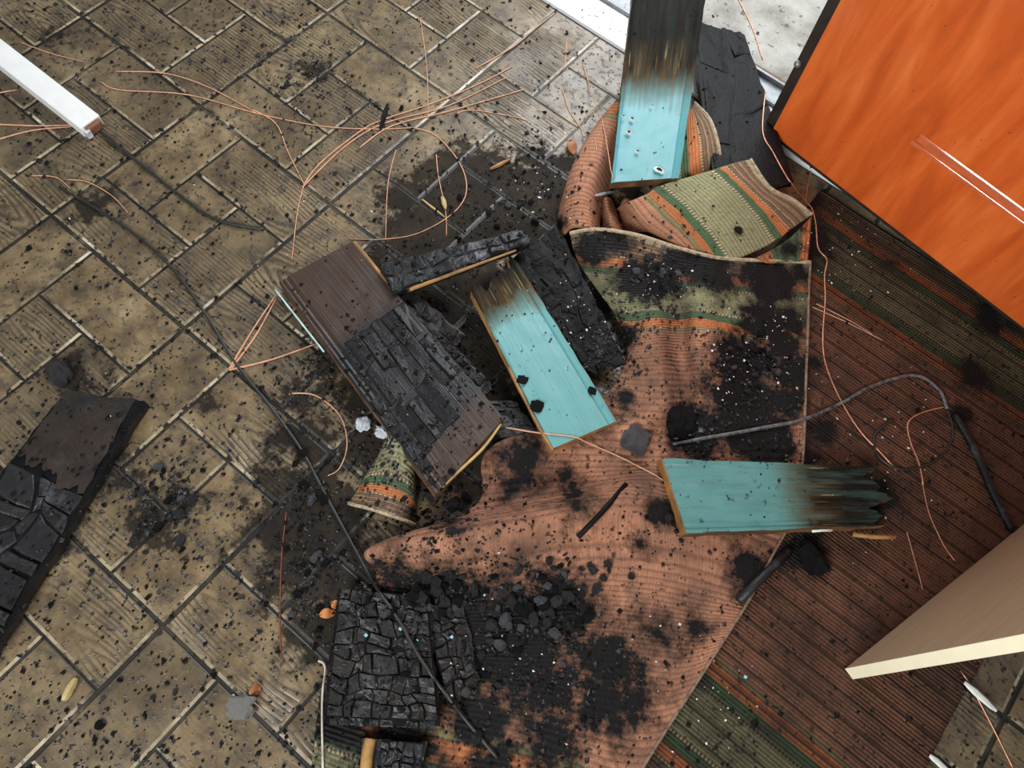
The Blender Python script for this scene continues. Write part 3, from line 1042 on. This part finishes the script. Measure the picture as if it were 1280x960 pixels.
pts = [F(344, 362, .026), F(372, 398, .034), F(405, 440, .040)]
tube('paint_line', spline(pts, 6), .0018, plain('pale_blue_paint', (0.45, 0.66, 0.70), .4, 50, .3), d, 5)
tube('raw_edge', spline([F(443, 303, .039), F(465, 329, .044), F(491, 362, .049)], 6), .0042, MAT['raw'], d, 6, taper=.3)
tube('raw_edge', spline([F(543, 617, .060), F(572, 590, .064), F(604, 560, .068), F(626, 530, .070)], 5), .0036, MAT['pale'], d, 6, taper=.3)

# right teal board
Q = quad([(858, 666, .062), (828, 573, .064), (1118, 584, .044), (1128, 656, .042)])
d = thing_for('teal_board', Q, 'dusty teal board lying crosswise on the rug, right end charred', 'board', 'teal painted boards')
mt = painted_material('teal_paint_right', .36, .11, 0.44, 0.76, dirt=.62, teal=(0.095, 0.265, 0.26))
plank('board_body', Q, .030, [mt, MAT['rawdark']], d, profile=((0, -.002), (.03, .0005), (.06, -.003), (.09, .0005), (.13, -.0025), (.16, 0), (.9, 0), (.93, -.002), (1, -.001)), nu=26, jag1=.20, wavy=.001, seed=19)
v, f = box_vf((0, 0, 0), (1, 0, 0), (0, 1, 0), (0, 0, 1))
N = qnorm(Q)
e0, e1 = Q[0], Q[1]
al = (Q[3] - Q[0]).normalized()
vv = [e0 - al * .002, e1 - al * .002, e1 - al * .0005, e0 - al * .0005]
vv += [q - N * .030 for q in vv]
clean(mesh_obj('raw_end', [vv[0], vv[1], vv[2], vv[3], vv[4], vv[5], vv[6], vv[7]], [(0, 1, 2, 3), (4, 7, 6, 5), (0, 4, 5, 1), (1, 5, 6, 2), (2, 6, 7, 3), (3, 7, 4, 0)], wood_material('raw_end_grain', (0.42, 0.20, 0.06), .4), d))
tube('raw_splinter', [F(1066, 668, .028), F(1090, 671, .028), F(1119, 672, .028)], .0048, MAT['raw'], d, 6, taper=.2)
pts = [F(1015, 664, .046), F(1028, 663, .045), F(1040, 663, .044)]
tube('paint_flake', pts, .0025, MAT['chip'], d, 5)

# black board beside the leaning teal one
Q = quad([(860, 18, .040), (930, 40, .036), (995, 235, .050), (898, 262, .062)])
d = thing_for('charred_board', Q, 'flat matt black charred board leaning behind the uppermost teal board', 'board', BG)
plank('board_body', Q, .016, [MAT['charflat'], MAT['charflat']], d, nu=20, jag0=.05, jag1=.05, wavy=.002, seed=18)
char_blocks(Q, d, MAT['charflat'], 3, 2, .02, .98, .02, .98, h=(.001, .003), gap=.03, seed=181)

# uppermost teal board, leaning over the threshold
Q = quad([(764, 228, .112), (849, 222, .116), (884, -14, .190), (792, -14, .184)])
d = thing_for('teal_board', Q, 'brightest teal board leaning over the door sill, upper end charred brown', 'board', 'teal painted boards')
mt = painted_material('teal_paint_upper', .38, .10, 0.34, 0.74, dirt=.12, teal=(0.10, 0.335, 0.375))
plank('board_body', Q, .024, [mt, MAT['rawdark']], d, profile=((0, -.004), (.05, -.0005), (.09, 0), (.88, 0), (.91, -.0025), (.94, 0), (1, -.003)), nu=30, jag1=.06, wavy=.0008, seed=20)
N = qnorm(Q)
for k, (x, y, s) in enumerate(((824, 212, 1.0), (786, 165, .7), (790, 148, .55), (797, 189, .5), (815, 132, .3), (779, 145, .35))):
    c = F(x, y, .118 + (230 - y) / 244 * .074)
    pts = []
    ring = []
    rr = random.Random(k)
    for q in range(9):
        th = 2 * math.pi * q / 9
        ring.append(c + Vector((1, .2, 0)) * (math.cos(th) * .011 * s * rr.uniform(.7, 1.2)) + (Vector((-.2, 1, .3)) * (math.sin(th) * .007 * s * rr.uniform(.7, 1.2))))
    c2 = c + N * .0022
    vv = [r_ - N * ((r_ - c).dot(N) + .001) for r_ in ring]
    vv += [c + (r_ - c) * .55 + N * (.0018 - (r_ - c).dot(N) * .55) for r_ in ring]
    fs = [(q, (q + 1) % 9, 9 + (q + 1) % 9, 9 + q) for q in range(9)] + [tuple(range(9, 18))]
    mesh_obj('paint_blister', vv, fs, [MAT['chip'], MAT['charflat']], BODY[d.name], midx=[0] * 9 + [1])

# charred board at the left edge
Q = quad([(84, 487, .024), (184, 500, .024), (-60, 900, .030), (-150, 780, .030)])
d = thing_for('charred_board', Q, 'long charcoal board on the vinyl floor at the left edge, cracked lower half', 'board', BG)
plank('board_body', Q, .020, [MAT['charflat'], MAT['char']], d, nu=26, jag0=.015, jag1=.03, wavy=.003, seed=23)
plank('smooth_char_layer', [qmap(Q, .0, .0) + UP * .003, qmap(Q, .0, .86) + UP * .003, qmap(Q, .36, .96) + UP * .004, qmap(Q, .36, .05) + UP * .004], .004, [MAT['charb'], MAT['char']], d, nu=14, jag0=.05, jag1=.22, wavy=.002, seed=24)
char_blocks(Q, d, MAT['char'], 9, 3, .34, 1.0, .02, .98, h=(.001, .006), gap=.05, seed=231)

# alligatored boards at the bottom
Q = quad([(424, 732, .040), (535, 744, .044), (552, 912, .040), (404, 906, .036)])
d = thing_for('charred_board', Q, 'squarish charcoal board broken into small scales, beside the lower rug edge', 'board', BG)
plank('board_body', Q, .020, [MAT['charflat'], MAT['char']], d, nu=14, jag0=.05, jag1=.03, wavy=.004, seed=26)
char_blocks([Q[3], Q[0], Q[1], Q[2]], d, MAT['charscale'], 7, 9, .02, .98, .06, .98, h=(.002, .008), gap=.012, seed=261, warp=.8)
char_blocks(Q, d, MAT['charsh'], 1, 12, .945, 1.0, .05, .95, h=(-.001, .002), gap=.04, seed=262)
Q = quad([(522, 748, .034), (578, 756, .032), (600, 856, .028), (562, 890, .030)])
d = thing_for('charred_board', Q, 'narrow scaly charcoal board right of the black cable on the rug', 'board', BG)
plank('board_body', Q, .016, [MAT['charb'], MAT['char']], d, nu=10, jag0=.08, jag1=.08, wavy=.005, seed=28)
char_blocks([Q[3], Q[0], Q[1], Q[2]], d, MAT['charscale'], 3, 7, .04, .96, .05, .96, h=(.001, .008), gap=.03, seed=281)
Q = quad([(455, 921, .030), (533, 926, .028), (524, 985, .026), (446, 980, .026)])
d = thing_for('charred_board', Q, 'ashy grey charcoal block with an orange wood stripe at the bottom edge', 'board', BG)
plank('board_body', Q, .018, [MAT['char'], MAT['char']], d, nu=8, jag0=.06, wavy=.003, seed=29)
char_blocks(Q, d, MAT['charsh'], 4, 5, .04, .96, .27, .98, h=(.002, .006), gap=.06, seed=291)
tube('raw_strip', spline([F(463, 924, .032), F(459, 945, .034), F(456, 985, .032)], 5), .0095, MAT['raw'], d, 8)

# ------------------------------------------------------------------ white bar at the left
bar0 = F(112, 158, .0); bx_ = Vector((1, 0.01, 0)); by_ = Vector((-0.01, 1, 0))
e = empty('white_bar', (bar0.x, bar0.y, 0), 'white rectangular bar with a rusty end lying on the floor at left', 'bar')
BW, BH = .050, .028
st = F(112, 152, BH)
st = Vector((st.x, st.y - BW / 2, 0))
clean(box('bar_body', st, -bx_ * .70, by_ * BW, UP * BH, MAT['white'], e, .002))
clean(box('rusty_plug', st + by_ * .006 + UP * .003, bx_ * .012, by_ * (BW - .012), UP * (BH - .006), MAT['rust'], e, .003))
clean(box('torn_tip', st + by_ * .001 + UP * .004, bx_ * .016, by_ * .012, UP * .02, MAT['ash'], e, .002))

# ------------------------------------------------------------------ resting loose things on what lies below
av, af, tealf = [], [], set()
for si, (V, Fs) in enumerate(SUPPORT):
    b0 = len(av)
    av += V
    if si in TEAL: tealf |= set(range(len(af), len(af) + len(Fs)))
    af += [tuple(b0 + q for q in f) for f in Fs]
BVH = BVHTree.FromPolygons(av, af)


LAST = [0]


def on_surface(x, y):
    v = (AX * (x - 640) + AY * (y - 480) + AZ * FPX).normalized()
    hit, nrm, idx, dist = BVH.ray_cast(CAM, v, 6)
    LAST[0] = idx
    if hit is None:
        return F(x, y, 0), UP
    if nrm.z < 0: nrm = -nrm
    return hit, nrm


def drop_z(p, top=.5):
    hit, nrm, idx, dist = BVH.ray_cast(Vector((p.x, p.y, top)), Vector((0, 0, -1)), 2)
    return hit.z if hit else 0


def strand(name, px, r, mat, label, cat, group=None, lift=0.0, sides=5, n=5, parent=None, taper=0.0, sag=.018):
    pts = [on_surface(*q)[0] for q in px]
    dense = spline(pts, n)
    out = []
    for p in dense:
        z = drop_z(p, p.z + .03)
        out.append(Vector((p.x, p.y, max(p.z, z) + r * .9 + lift)))
    # stiff strands bridge small steps
    for it in range(2):
        zz = [q.z for q in out]
        for i in range(1, len(out) - 1):
            out[i].z = max(zz[i], (zz[i - 1] + zz[i + 1]) / 2)
    if parent is None:
        o = tube(name, out, r, mat, None, sides, taper)
        tag(o, label, cat, group)
    else:
        o = tube(name, out, r, mat, parent, sides, taper)
    return o


# pine needles: bundles with their single needles as parts
NG = 'dry pine needles on the floor'
bundles = [
    ('long pine needle bundle sweeping across the upper floor tiles', [
        [(380, 232), (400, 205), (450, 165), (480, 150), (540, 130), (600, 105), (640, 84)],
        [(378, 235), (430, 185), (480, 155), (560, 133), (634, 97)],
        [(450, 185), (490, 158), (560, 140), (640, 117), (655, 112)]], .0019),
    ('forked pine needles lying across tiles right of the white bar', [
        [(145, 90), (205, 92), (255, 107), (300, 130), (322, 143)],
        [(127, 103), (150, 113), (235, 119), (320, 142), (400, 158), (470, 162), (516, 160)],
        [(315, 137), (345, 155), (360, 190), (380, 230)]], .0016),
    ('pine needle dropping straight from the long bundle towards the moulded board', [[(380, 232), (372, 265), (365, 325)]], .0015),
    ('curled pine needle loop over the black soot patch', [[(516, 160), (545, 170), (575, 205), (583, 240), (565, 268), (520, 293), (470, 300), (437, 299)]], .0015),
    ('thin upright pine needle crossing the top floor tiles', [[(525, 22), (533, 80), (535, 130), (535, 150)]], .0011),
    ('two thin pine needles inside the curled loop', [[(495, 188), (485, 230), (482, 300)], [(545, 190), (548, 220), (557, 265), (558, 296)]], .0013),
    ('short bowed pine needle right of the long bundle', [[(570, 143), (590, 138), (640, 146), (658, 151)]], .0013),
    ('straw coloured pine needle pointing at the white sill', [[(595, 86), (640, 60), (670, 35), (693, 17)]], .0017),
    ('short bent pine needle just below the white sill', [[(708, 50), (706, 80), (697, 94)]], .0014),
    ('pine needles hanging over the rolled rug beside the uppermost teal board', [
        [(728, 78), (737, 115), (755, 165), (765, 222), (772, 238)], [(703, 112), (712, 140), (730, 170), (746, 190)]], .0013),
    ('thick pine needles tucked under the end of the white bar', [[(-8, 156), (45, 158), (90, 157)], [(-8, 177), (40, 164), (90, 159)], [(-8, 118), (22, 113)]], .0021),
    ('short curved pine needle above the white bar', [[(25, 53), (60, 66), (90, 74), (106, 78)]], .0013),
    ('faint pair of pine needles below the white bar', [[(40, 220), (70, 222), (88, 236)], [(85, 225), (110, 228), (140, 245), (160, 266)]], .0013),
    ('three-needle pine fan against the moulded board', [
        [(287, 462), (315, 415), (345, 370)], [(290, 461), (320, 420), (346, 373)], [(287, 463), (340, 450), (396, 430)]], .0024),
    ('orange curved pine needle between the black cable and the moulded board', [[(365, 492), (395, 495), (425, 520), (434, 555), (425, 585), (410, 595)]], .0016),
    ('pine needle crossing lower end of the centre teal board', [[(632, 535), (680, 543), (720, 550), (770, 570), (828, 600)]], .0017),
    ('pine needle pair on the dark flat rug', [[(1015, 384), (1060, 404), (1103, 426)], [(1020, 380), (1060, 400), (1090, 418)]], .0011),
]
for lb, needles, r in bundles:
    c = on_surface(*needles[0][0])[0]
    if len(needles) == 1:
        strand('pine_needle', needles[0], r, MAT['needle'], lb, 'pine needle', NG, taper=.35)
    else:
        e = empty('pine_needle_bundle', c, lb, 'pine needles', NG)
        for nd in needles:
            strand('needle', nd, r, MAT['needle'], None, None, parent=e, taper=.35)
strand('thin_red_wire', [(358, 640), (352, 700), (350, 780), (352, 822)], .0012, MAT['redneedle'], 'thin dark red wire lying on soot left of the black cable', 'wire')

# wires and cables
strand('copper_wire', [(956, 115), (953, 165), (965, 190), (985, 225), (1005, 255), (1018, 275), (1022, 310), (1033, 325), (1030, 345), (1031, 375), (1028, 420), (1031, 455), (1050, 500), (1075, 540), (1100, 566), (1120, 588)],
       .0019, MAT['copper'], 'long bent bare copper wire running down past the rug edge', 'wire', 'bare wires')
strand('copper_wire', [(1013, 215), (1008, 240), (1006, 257)], .0016, MAT['copper'], 'short copper wire end under corner of the orange door', 'wire', 'bare wires')
strand('copper_wire', [(1180, 509), (1150, 517), (1134, 530), (1138, 555), (1148, 580), (1153, 606)], .0019, MAT['copper'], 'hooked copper wire on the flat rug right of the teal board', 'wire', 'bare wires')
strand('copper_wire', [(1133, 665), (1140, 690), (1153, 738)], .0014, MAT['copper'], 'short straight copper wire left of the beige panel', 'wire', 'bare wires')
strand('copper_wire', [(1152, 600), (1160, 640), (1178, 680), (1194, 702)], .0013, MAT['copper'], 'thin copper wire ending at the beige panel foot', 'wire', 'bare wires')
strand('copper_wire', [(1200, 838), (1230, 890), (1268, 965)], .0014, MAT['copper'], 'thin copper wire on floor at lower right corner', 'wire', 'bare wires')
strand('copper_wire', [(918, -10), (940, 35), (953, 75)], .0015, MAT['copper'], 'thin copper wire on pale concrete outside', 'wire', 'bare wires')
strand('black_cable', [(75, 235), (150, 280), (210, 330), (255, 390), (295, 455), (335, 505), (375, 560), (405, 615), (440, 680), (470, 735), (495, 770), (530, 830), (570, 885), (622, 948)],
       0.0030, MAT['cable'], 'long black cable running diagonally over tiles and charcoal board', 'cable', 'burnt cables', n=8, sides=6)
strand('black_cable', [(118, 150), (135, 175), (175, 205), (225, 245), (270, 275), (330, 288)], 0.0034, MAT['cable'], 'shorter black cable leading from the rusty bar end', 'cable', 'burnt cables', n=8, sides=6)
strand('burnt_cable', [(840, 556), (900, 545), (950, 536), (1000, 526), (1050, 505), (1090, 483), (1140, 470), (1170, 485), (1183, 512)], .0036, MAT['cableash'], 'ashy burnt cable arched over the flat rug edge', 'cable', 'burnt cables', n=8, sides=6)
strand('burnt_cable', [(1183, 512), (1190, 545), (1170, 575), (1130, 588), (1098, 572), (1092, 545), (1115, 525)], .0026, MAT['cable'], 'thin burnt cable loop on the flat rug', 'cable', 'burnt cables', n=8, sides=6)
strand('pale_string', [(398, 826), (407, 835), (403, 880), (404, 965)], .0020, MAT['string'], 'pale thin string down the left rug edge at bottom', 'string')
e_ = [on_surface(*q)[0] for q in ((1192, 520), (1215, 560), (1240, 618), (1264, 664))]
tag(tube('charred_stick', spline([p + UP * .004 for p in e_], 5), .0075, MAT['char'], None, 7), 'long black charred stick right of the hooked copper wire', 'stick', 'charred sticks')
e_ = [on_surface(*q)[0] for q in ((922, 752), (945, 728), (984, 690))]
tag(tube('charred_stick', [p + UP * .007 for p in e_], .0085, MAT['charsh'], None, 7), 'grey-tipped charred stick along edge of the crumpled rug', 'stick', 'charred sticks')
e_ = [on_surface(*q)[0] for q in ((722, 672), (752, 641), (782, 606))]
tag(tube('charred_stick', [p + UP * .004 for p in e_], .0048, MAT['charflat'], None, 7), 'slim black stick lying on the rug hump', 'stick', 'charred sticks')


# ------------------------------------------------------------------ small loose things
def lump_mesh(name, seed, mat, flat=.6, sub=1, rough=.45):
    rnd = random.Random(seed)
    bm = bmesh.new()
    bmesh.ops.create_icosphere(bm, subdivisions=sub, radius=1)
    for v in bm.verts:
        r0 = rough if sub == 1 else rough * .25
        k = 1 + rnd.uniform(-r0, r0 * .6)
        v.co = Vector((v.co.x * k * rnd.uniform(1 - r0 * .45, 1 + r0 * .45), v.co.y * k, v.co.z * k * flat))
    # square off: burnt wood breaks in blocks
    for v in bm.verts:
        m_ = max(abs(v.co.x), abs(v.co.y), abs(v.co.z / flat))
        if m_ > 0: v.co = v.co.lerp(v.co / m_ * .95, .45)
    for v in bm.verts:
        if sub > 1: v.co *= 1 + .32 * noise.noise(v.co * 2.0 + Vector((seed, 0, 0))) + .14 * noise.noise(v.co * 6)
    me_ = bpy.data.meshes.new(name)
    bm.to_mesh(me_); bm.free()
    me_.materials.append(mat)
    return me_


def drop(name, me_, x, y, s, label, cat, group=None, rot=None, scale=None, lift=.35):
    h, nr = on_surface(x, y)
    o_ = bpy.data.objects.new(name, me_)
    COL.objects.link(o_)
    o_.location = h + UP * (s * lift)
    o_.rotation_euler = rot or (random.uniform(-.2, .2), random.uniform(-.2, .2), random.uniform(0, 6.28))
    sc = scale or (1, 1, 1)
    o_.scale = (s * sc[0], s * sc[1], s * sc[2])
    return tag(o_, label, cat, group)


ashm = lump_mesh('ash_lump', 5, MAT['ash'], .5, 3, .4)
drop('ash_lump', ashm, 455, 531, .014, 'white foil-like ash lump left of the moulded board, nearer the cable', 'ash', 'pale ash lumps')
drop('ash_lump', ashm, 478, 541, .013, 'white foil-like ash lump touching the moulded board', 'ash', 'pale ash lumps')
drop('ash_lump', lump_mesh('silver_lump', 9, MAT['silver'], .7, 3, .4), 794, 552, .026, 'silvery charred lump between centre and right teal boards', 'charcoal', 'pale ash lumps')
drop('ash_flake', lump_mesh('ash_flake', 14, MAT['greyrag'], .35, 3, .5), 302, 884, .024, 'grey crumpled ash flake on tile groove at lower left', 'ash', scale=(1.0, .8, 1))
drop('charred_lump', lump_mesh('charred_lump', 21, MAT['charflat'], .5, 3, .35), 848, 528, .032, 'round black charred lump below the crumpled rug folds', 'charcoal')
drop('charred_lump', lump_mesh('charred_lump', 22, MAT['charflat'], .5, 3, .4), 1012, 700, .026, 'black charred lump under right end of the right teal board', 'charcoal', scale=(1.2, .8, 1))
drop('charred_lump', lump_mesh('charred_lump', 23, MAT['char'], .4, 3, .4), 75, 468, .024, 'black flake above the left charcoal board', 'charcoal', scale=(1.3, .8, 1))


spot = lump_mesh('char_flake', 31, MAT['charflat'], .35, 3, .4)
for (x, y, r_, lb) in ((653, 475, .010, 'black char flake stuck to left edge of the centre teal board'), (671, 508, .012, 'larger black char flake low on the centre teal board'),
                       (740, 489, .008, 'small black char flake at right edge of the centre teal board'), (922, 287, .008, 'black char flake on the pale green rug border')):
    drop('char_flake', spot, x, y, r_, lb, 'charcoal', 'char flakes on clean surfaces', lift=.1)


def splinter(px0, px1, r, mat, label, name='wood_splinter', cat='splinter', group='loose wood splinters', flat=1.0):
    a = on_surface(*px0)[0] + UP * r; b_ = on_surface(*px1)[0] + UP * r
    n_ = 6
    pts = [a.lerp(b_, i / n_) for i in range(n_ + 1)]
    vs_, fs = [], []
    d_ = (b_ - a).normalized(); s_ = d_.cross(UP).normalized()
    for i, p in enumerate(pts):
        k = math.sin(math.pi * (.12 + .8 * i / n_)) ** .6
        for q in range(6):
            th = 2 * math.pi * q / 6
            vs_.append(p + s_ * (math.cos(th) * r * k) + UP * (math.sin(th) * r * k * flat) + s_ * random.uniform(-.1, .1) * r)
    for i in range(n_):
        for q in range(6):
            fs.append((i * 6 + q, i * 6 + (q + 1) % 6, i * 6 + 6 + (q + 1) % 6, i * 6 + 6 + q))
    fs += [tuple(range(6))[::-1], tuple(n_ * 6 + q for q in range(6))]
    return tag(mesh_obj(name, vs_, fs, mat), label, cat, group)


splinter((82, 876), (97, 848), .0075, MAT['pale'], 'yellow wood splinter on tiles at lower left')
splinter((613, 213), (637, 201), .0045, MAT['raw'], 'orange wood splinter on the upper soot patch')
splinter((553, 248), (557, 263), .0055, MAT['pale'], 'pale wood crumb inside the curled needle loop')
splinter((528, 250), (556, 272), .0022, MAT['pale'], 'thin pale splinter inside the curled needle loop')
splinter((1203, 853), (1243, 889), .0062, MAT['chip'], 'white splinter on floor beside the beige panel', group='white splinters', flat=.4)
splinter((1160, 944), (1186, 966), .0052, MAT['chip'], 'white splinter at bottom edge right of the flat rug', group='white splinters', flat=.4)
splinter((292, 868), (296, 900), .0035, MAT['chip'], 'pale thin chip on the grey ash flake', group='white splinters', flat=.5)
splinter((476, 73 + 90), (485, 132), .0055, MAT['charflat'], 'small dark stick on tile left of the long needles', name='dark_stick', cat='stick', group='charred sticks')
splinter((1006, 203), (1058, 243), .005, MAT['sillwhite'], 'thin white strip under bottom edge of the orange door', name='white_strip', cat='strip', group=None, flat=.5)
splinter((744, 246), (768, 241), .004, MAT['ash'], 'white ash sliver in rug fold under the uppermost teal board', name='ash_sliver', cat='ash', group=None)


def leaf(x, y, L_, W_, ang, mat, label):
    h, nr = on_surface(x, y)
    vs_, fs = [], []
    n_ = 8
    for i in range(n_ + 1):
        u = i / n_
        wv = W_ * math.sin(math.pi * min(1, u * .95 + .03)) ** .8
        for q in (-1, 0, 1):
            z = .004 + .006 * abs(q) + .005 * math.sin(u * 5)
            vs_.append(Vector((L_ * (u - .5), q * wv, z)))
    for i in range(n_):
        for q in range(2):
            a = i * 3 + q
            fs.append((a, a + 3, a + 4, a + 1))
    R_ = Matrix.Rotation(ang, 3, 'Z')
    o_ = mesh_obj('dry_leaf', [R_ @ v_ + h for v_ in vs_], fs, mat, smooth=True)
    m_ = o_.modifiers.new('thickness', 'SOLIDIFY'); m_.thickness = .0008
    return tag(o_, label, 'leaf', 'dry leaves')


leaf(714, 186, .036, .011, -.6, MAT['leaf'], 'brown dry leaf on tile left of the rolled rug')
leaf(410, 768, .026, .008, .9, MAT['orleaf'], 'orange leaf scrap left of the scaly charcoal board, larger of two')
leaf(420, 757, .014, .007, .2, MAT['orleaf'], 'orange leaf scrap left of the scaly charcoal board, smaller upper one')
leaf(320, 862, .018, .010, .2, MAT['leaf'], 'brown leaf scrap next to the grey ash flake')

# ------------------------------------------------------------------ charcoal crumbs
frag = [lump_mesh('charcoal_fragment', 100 + k, m_, fl_, 1, .45) for k, (m_, fl_) in enumerate(
    [(MAT['char'], .6), (MAT['charflat'], .6), (MAT['char'], .45), (MAT['charsh'], .6), (MAT['charflat'], .5), (MAT['char'], .7), (MAT['cinder'], .6)])]
clusters = [   # x, y, spread x, spread y, number, size range (m), where
    (660, 770, 50, 40, 66, (.006, .015), 'thick on the lower part of the crumpled rug'), (560, 745, 50, 20, 36, (.007, .016), 'between rug hump and scaly charcoal board'),
    (725, 725, 36, 30, 18, (.005, .011), 'below the slim black stick on the rug'), (590, 850, 40, 40, 16, (.005, .011), 'beside the narrow scaly charcoal board'),
    (385, 620, 30, 55, 24, (.006, .013), 'on the floor left of the rolled rug corner'), (205, 630, 26, 45, 22, (.006, .013), 'on tiles right of the left charcoal board'),
    (395, 730, 30, 40, 20, (.005, .011), 'on soot left of the scaly charcoal board'), (640, 245, 60, 35, 24, (.005, .011), 'on the sooty tiles above the batten'),
    (390, 95, 40, 25, 9, (.004, .008), 'on tiles above the forked needles'), (500, 125, 30, 20, 4, (.006, .010), 'beside the long needle bundle'),
    (820, 345, 24, 22, 18, (.005, .011), 'below the hem of the crumpled rug'), (560, 630, 36, 24, 12, (.006, .013), 'in the hollow beside the rug hump'),
    (930, 450, 30, 28, 16, (.005, .011), 'around the burnt hole in the rug'), (180, 880, 60, 50, 8, (.005, .011), 'on brown tiles at lower left'),
    (850, 655, 26, 22, 8, (.005, .011), 'at left end of the right teal board')]
rnd = random.Random(11)
n_frag = 0
for (x, y, sx, sy, n_, (s0, s1), where) in clusters:
    for k in range(n_):
        if n_frag >= 298: break
        px_, py_ = rnd.gauss(x, sx * .75), rnd.gauss(y, sy * .75)
        if not (2 < px_ < 1276 and 2 < py_ < 957): continue
        on_surface(px_, py_)
        if LAST[0] in tealf: continue
        s = s0 + (s1 - s0) * rnd.random() ** 2
        drop('charcoal_fragment', rnd.choice(frag), px_, py_, s, 'small black charcoal fragment lying ' + where, 'charcoal', 'charcoal fragments ' + where,
             rot=(rnd.uniform(-.4, .4), rnd.uniform(-.4, .4), rnd.uniform(0, 6.28)), scale=(1, rnd.uniform(.55, 1), rnd.uniform(.9, 1.4)))
        n_frag += 1

# the uncountable crumbs: one heap of real little grains
def crumbs(name, label, n_, sampler, mats, seed):
    rr = random.Random(seed)
    V, Fs, mi = [], [], []
    shape = [Vector(q) for q in ((1, .1, 0), (.1, .9, .1), (-.95, 0, 0), (0, -.8, 0), (.15, .1, .6), (0, 0, -.5))]
    fc = [(0, 1, 4), (1, 2, 4), (2, 3, 4), (3, 0, 4), (1, 0, 5), (2, 1, 5), (3, 2, 5), (0, 3, 5)]
    for k in range(n_):
        x, y, s = sampler(rr)
        h, nr = on_surface(x, y)
        if LAST[0] in tealf:
            if rr.random() < .8: continue
            s *= .7
        R_ = Matrix.Rotation(rr.uniform(0, 6.28), 3, 'Z') @ Matrix.Rotation(rr.uniform(-.5, .5), 3, 'X')
        b0 = len(V)
        for q in shape:
            V.append(R_ @ (q * s * rr.uniform(.55, 1.35)) + h + UP * (s * .3))
        Fs += [tuple(b0 + i for i in f_) for f_ in fc]
        mi += [rr.choices(range(len(mats)), weights=[6] + [1] * (len(mats) - 1))[0]] * 8
    o_ = mesh_obj(name, V, Fs, mats, midx=mi)
    return tag(o_, label, 'crumbs', kind='stuff')


def everywhere(rr):
    while True:
        x, y = rr.uniform(-10, 1290), rr.uniform(-5, 965)
        if x > 900 and y < 400 and rr.random() < .75: continue
        if x > 1000 and rr.random() < .5: continue
        if x > 600 and y > 500 and rr.random() < .4: continue
        h = noise.noise(Vector((x / 70, y / 70, 3))) + .6 * noise.noise(Vector((x / 22, y / 22, 9)))
        if h > rr.uniform(-.7, .7): return x, y, rr.uniform(.0012, .0032) + .0042 * rr.random() ** 5


HOT = [(585, 250, 70), (660, 240, 55), (385, 630, 45), (400, 720, 45), (205, 640, 40), (660, 780, 70), (560, 760, 60), (480, 830, 80), (820, 350, 35), (930, 450, 50), (960, 540, 50), (540, 640, 40), (560, 430, 60), (390, 480, 35),
       (720, 400, 60), (870, 540, 30), (700, 840, 70), (390, 95, 40), (230, 60, 120), (470, 560, 40), (770, 430, 30)]


def near_soot(rr):
    x, y, r = rr.choice(HOT)
    x, y = rr.gauss(x, r * .75), rr.gauss(y, r * .75)
    x += 14 * noise.noise(Vector((x / 18, y / 18, 5))); y += 14 * noise.noise(Vector((x / 18, y / 18, 8)))
    return x, y, rr.uniform(.0014, .0038) + .004 * rr.random() ** 5


crumbs('soot_crumbs', 'fine black soot grains strewn thinly over the whole scene', 5200, everywhere, [MAT['charflat'], MAT['char'], MAT['charb']], 1)
crumbs('charcoal_crumbs', 'coarse charcoal grit lying thick around the burnt boards', 5200, near_soot, [MAT['char'], MAT['charflat'], MAT['charsh']], 2)


def pale_bits(rr):
    x, y, r = rr.choice([(930, 470, 60), (960, 420, 50), (820, 350, 40), (640, 800, 90), (720, 400, 60), (1100, 560, 90), (300, 300, 260), (880, 860, 80), (1050, 330, 60), (660, 240, 40)])
    return rr.gauss(x, r * .6), rr.gauss(y, r * .6), rr.uniform(.0009, .0022) + .002 * rr.random() ** 6


crumbs('ash_crumbs', 'tiny white ash specks sprinkled over the burnt rug', 330, pale_bits, [MAT['chip'], MAT['ash'], MAT['pale']], 3)
for (x, y) in ((498, 787), (455, 795), (520, 800), (562, 797), (929, 847)):
    h, nr = on_surface(x, y)
    vv, ff = box_vf(h + UP * .001, (.005, .001, 0), (-.001, .0045, 0), (0, 0, .0015))
    o = mesh_obj('paint_chip', vv, ff, MAT['tealchip'])
    clean(o)
    if x > 900:
        tag(o, 'tiny light blue chip on the flat rug left of the beige panel', 'paint chip', 'blue paint chips')
    else:
        tag(o, 'tiny light blue chip on the charcoal boards at the bottom', 'paint chip', 'blue paint chips')
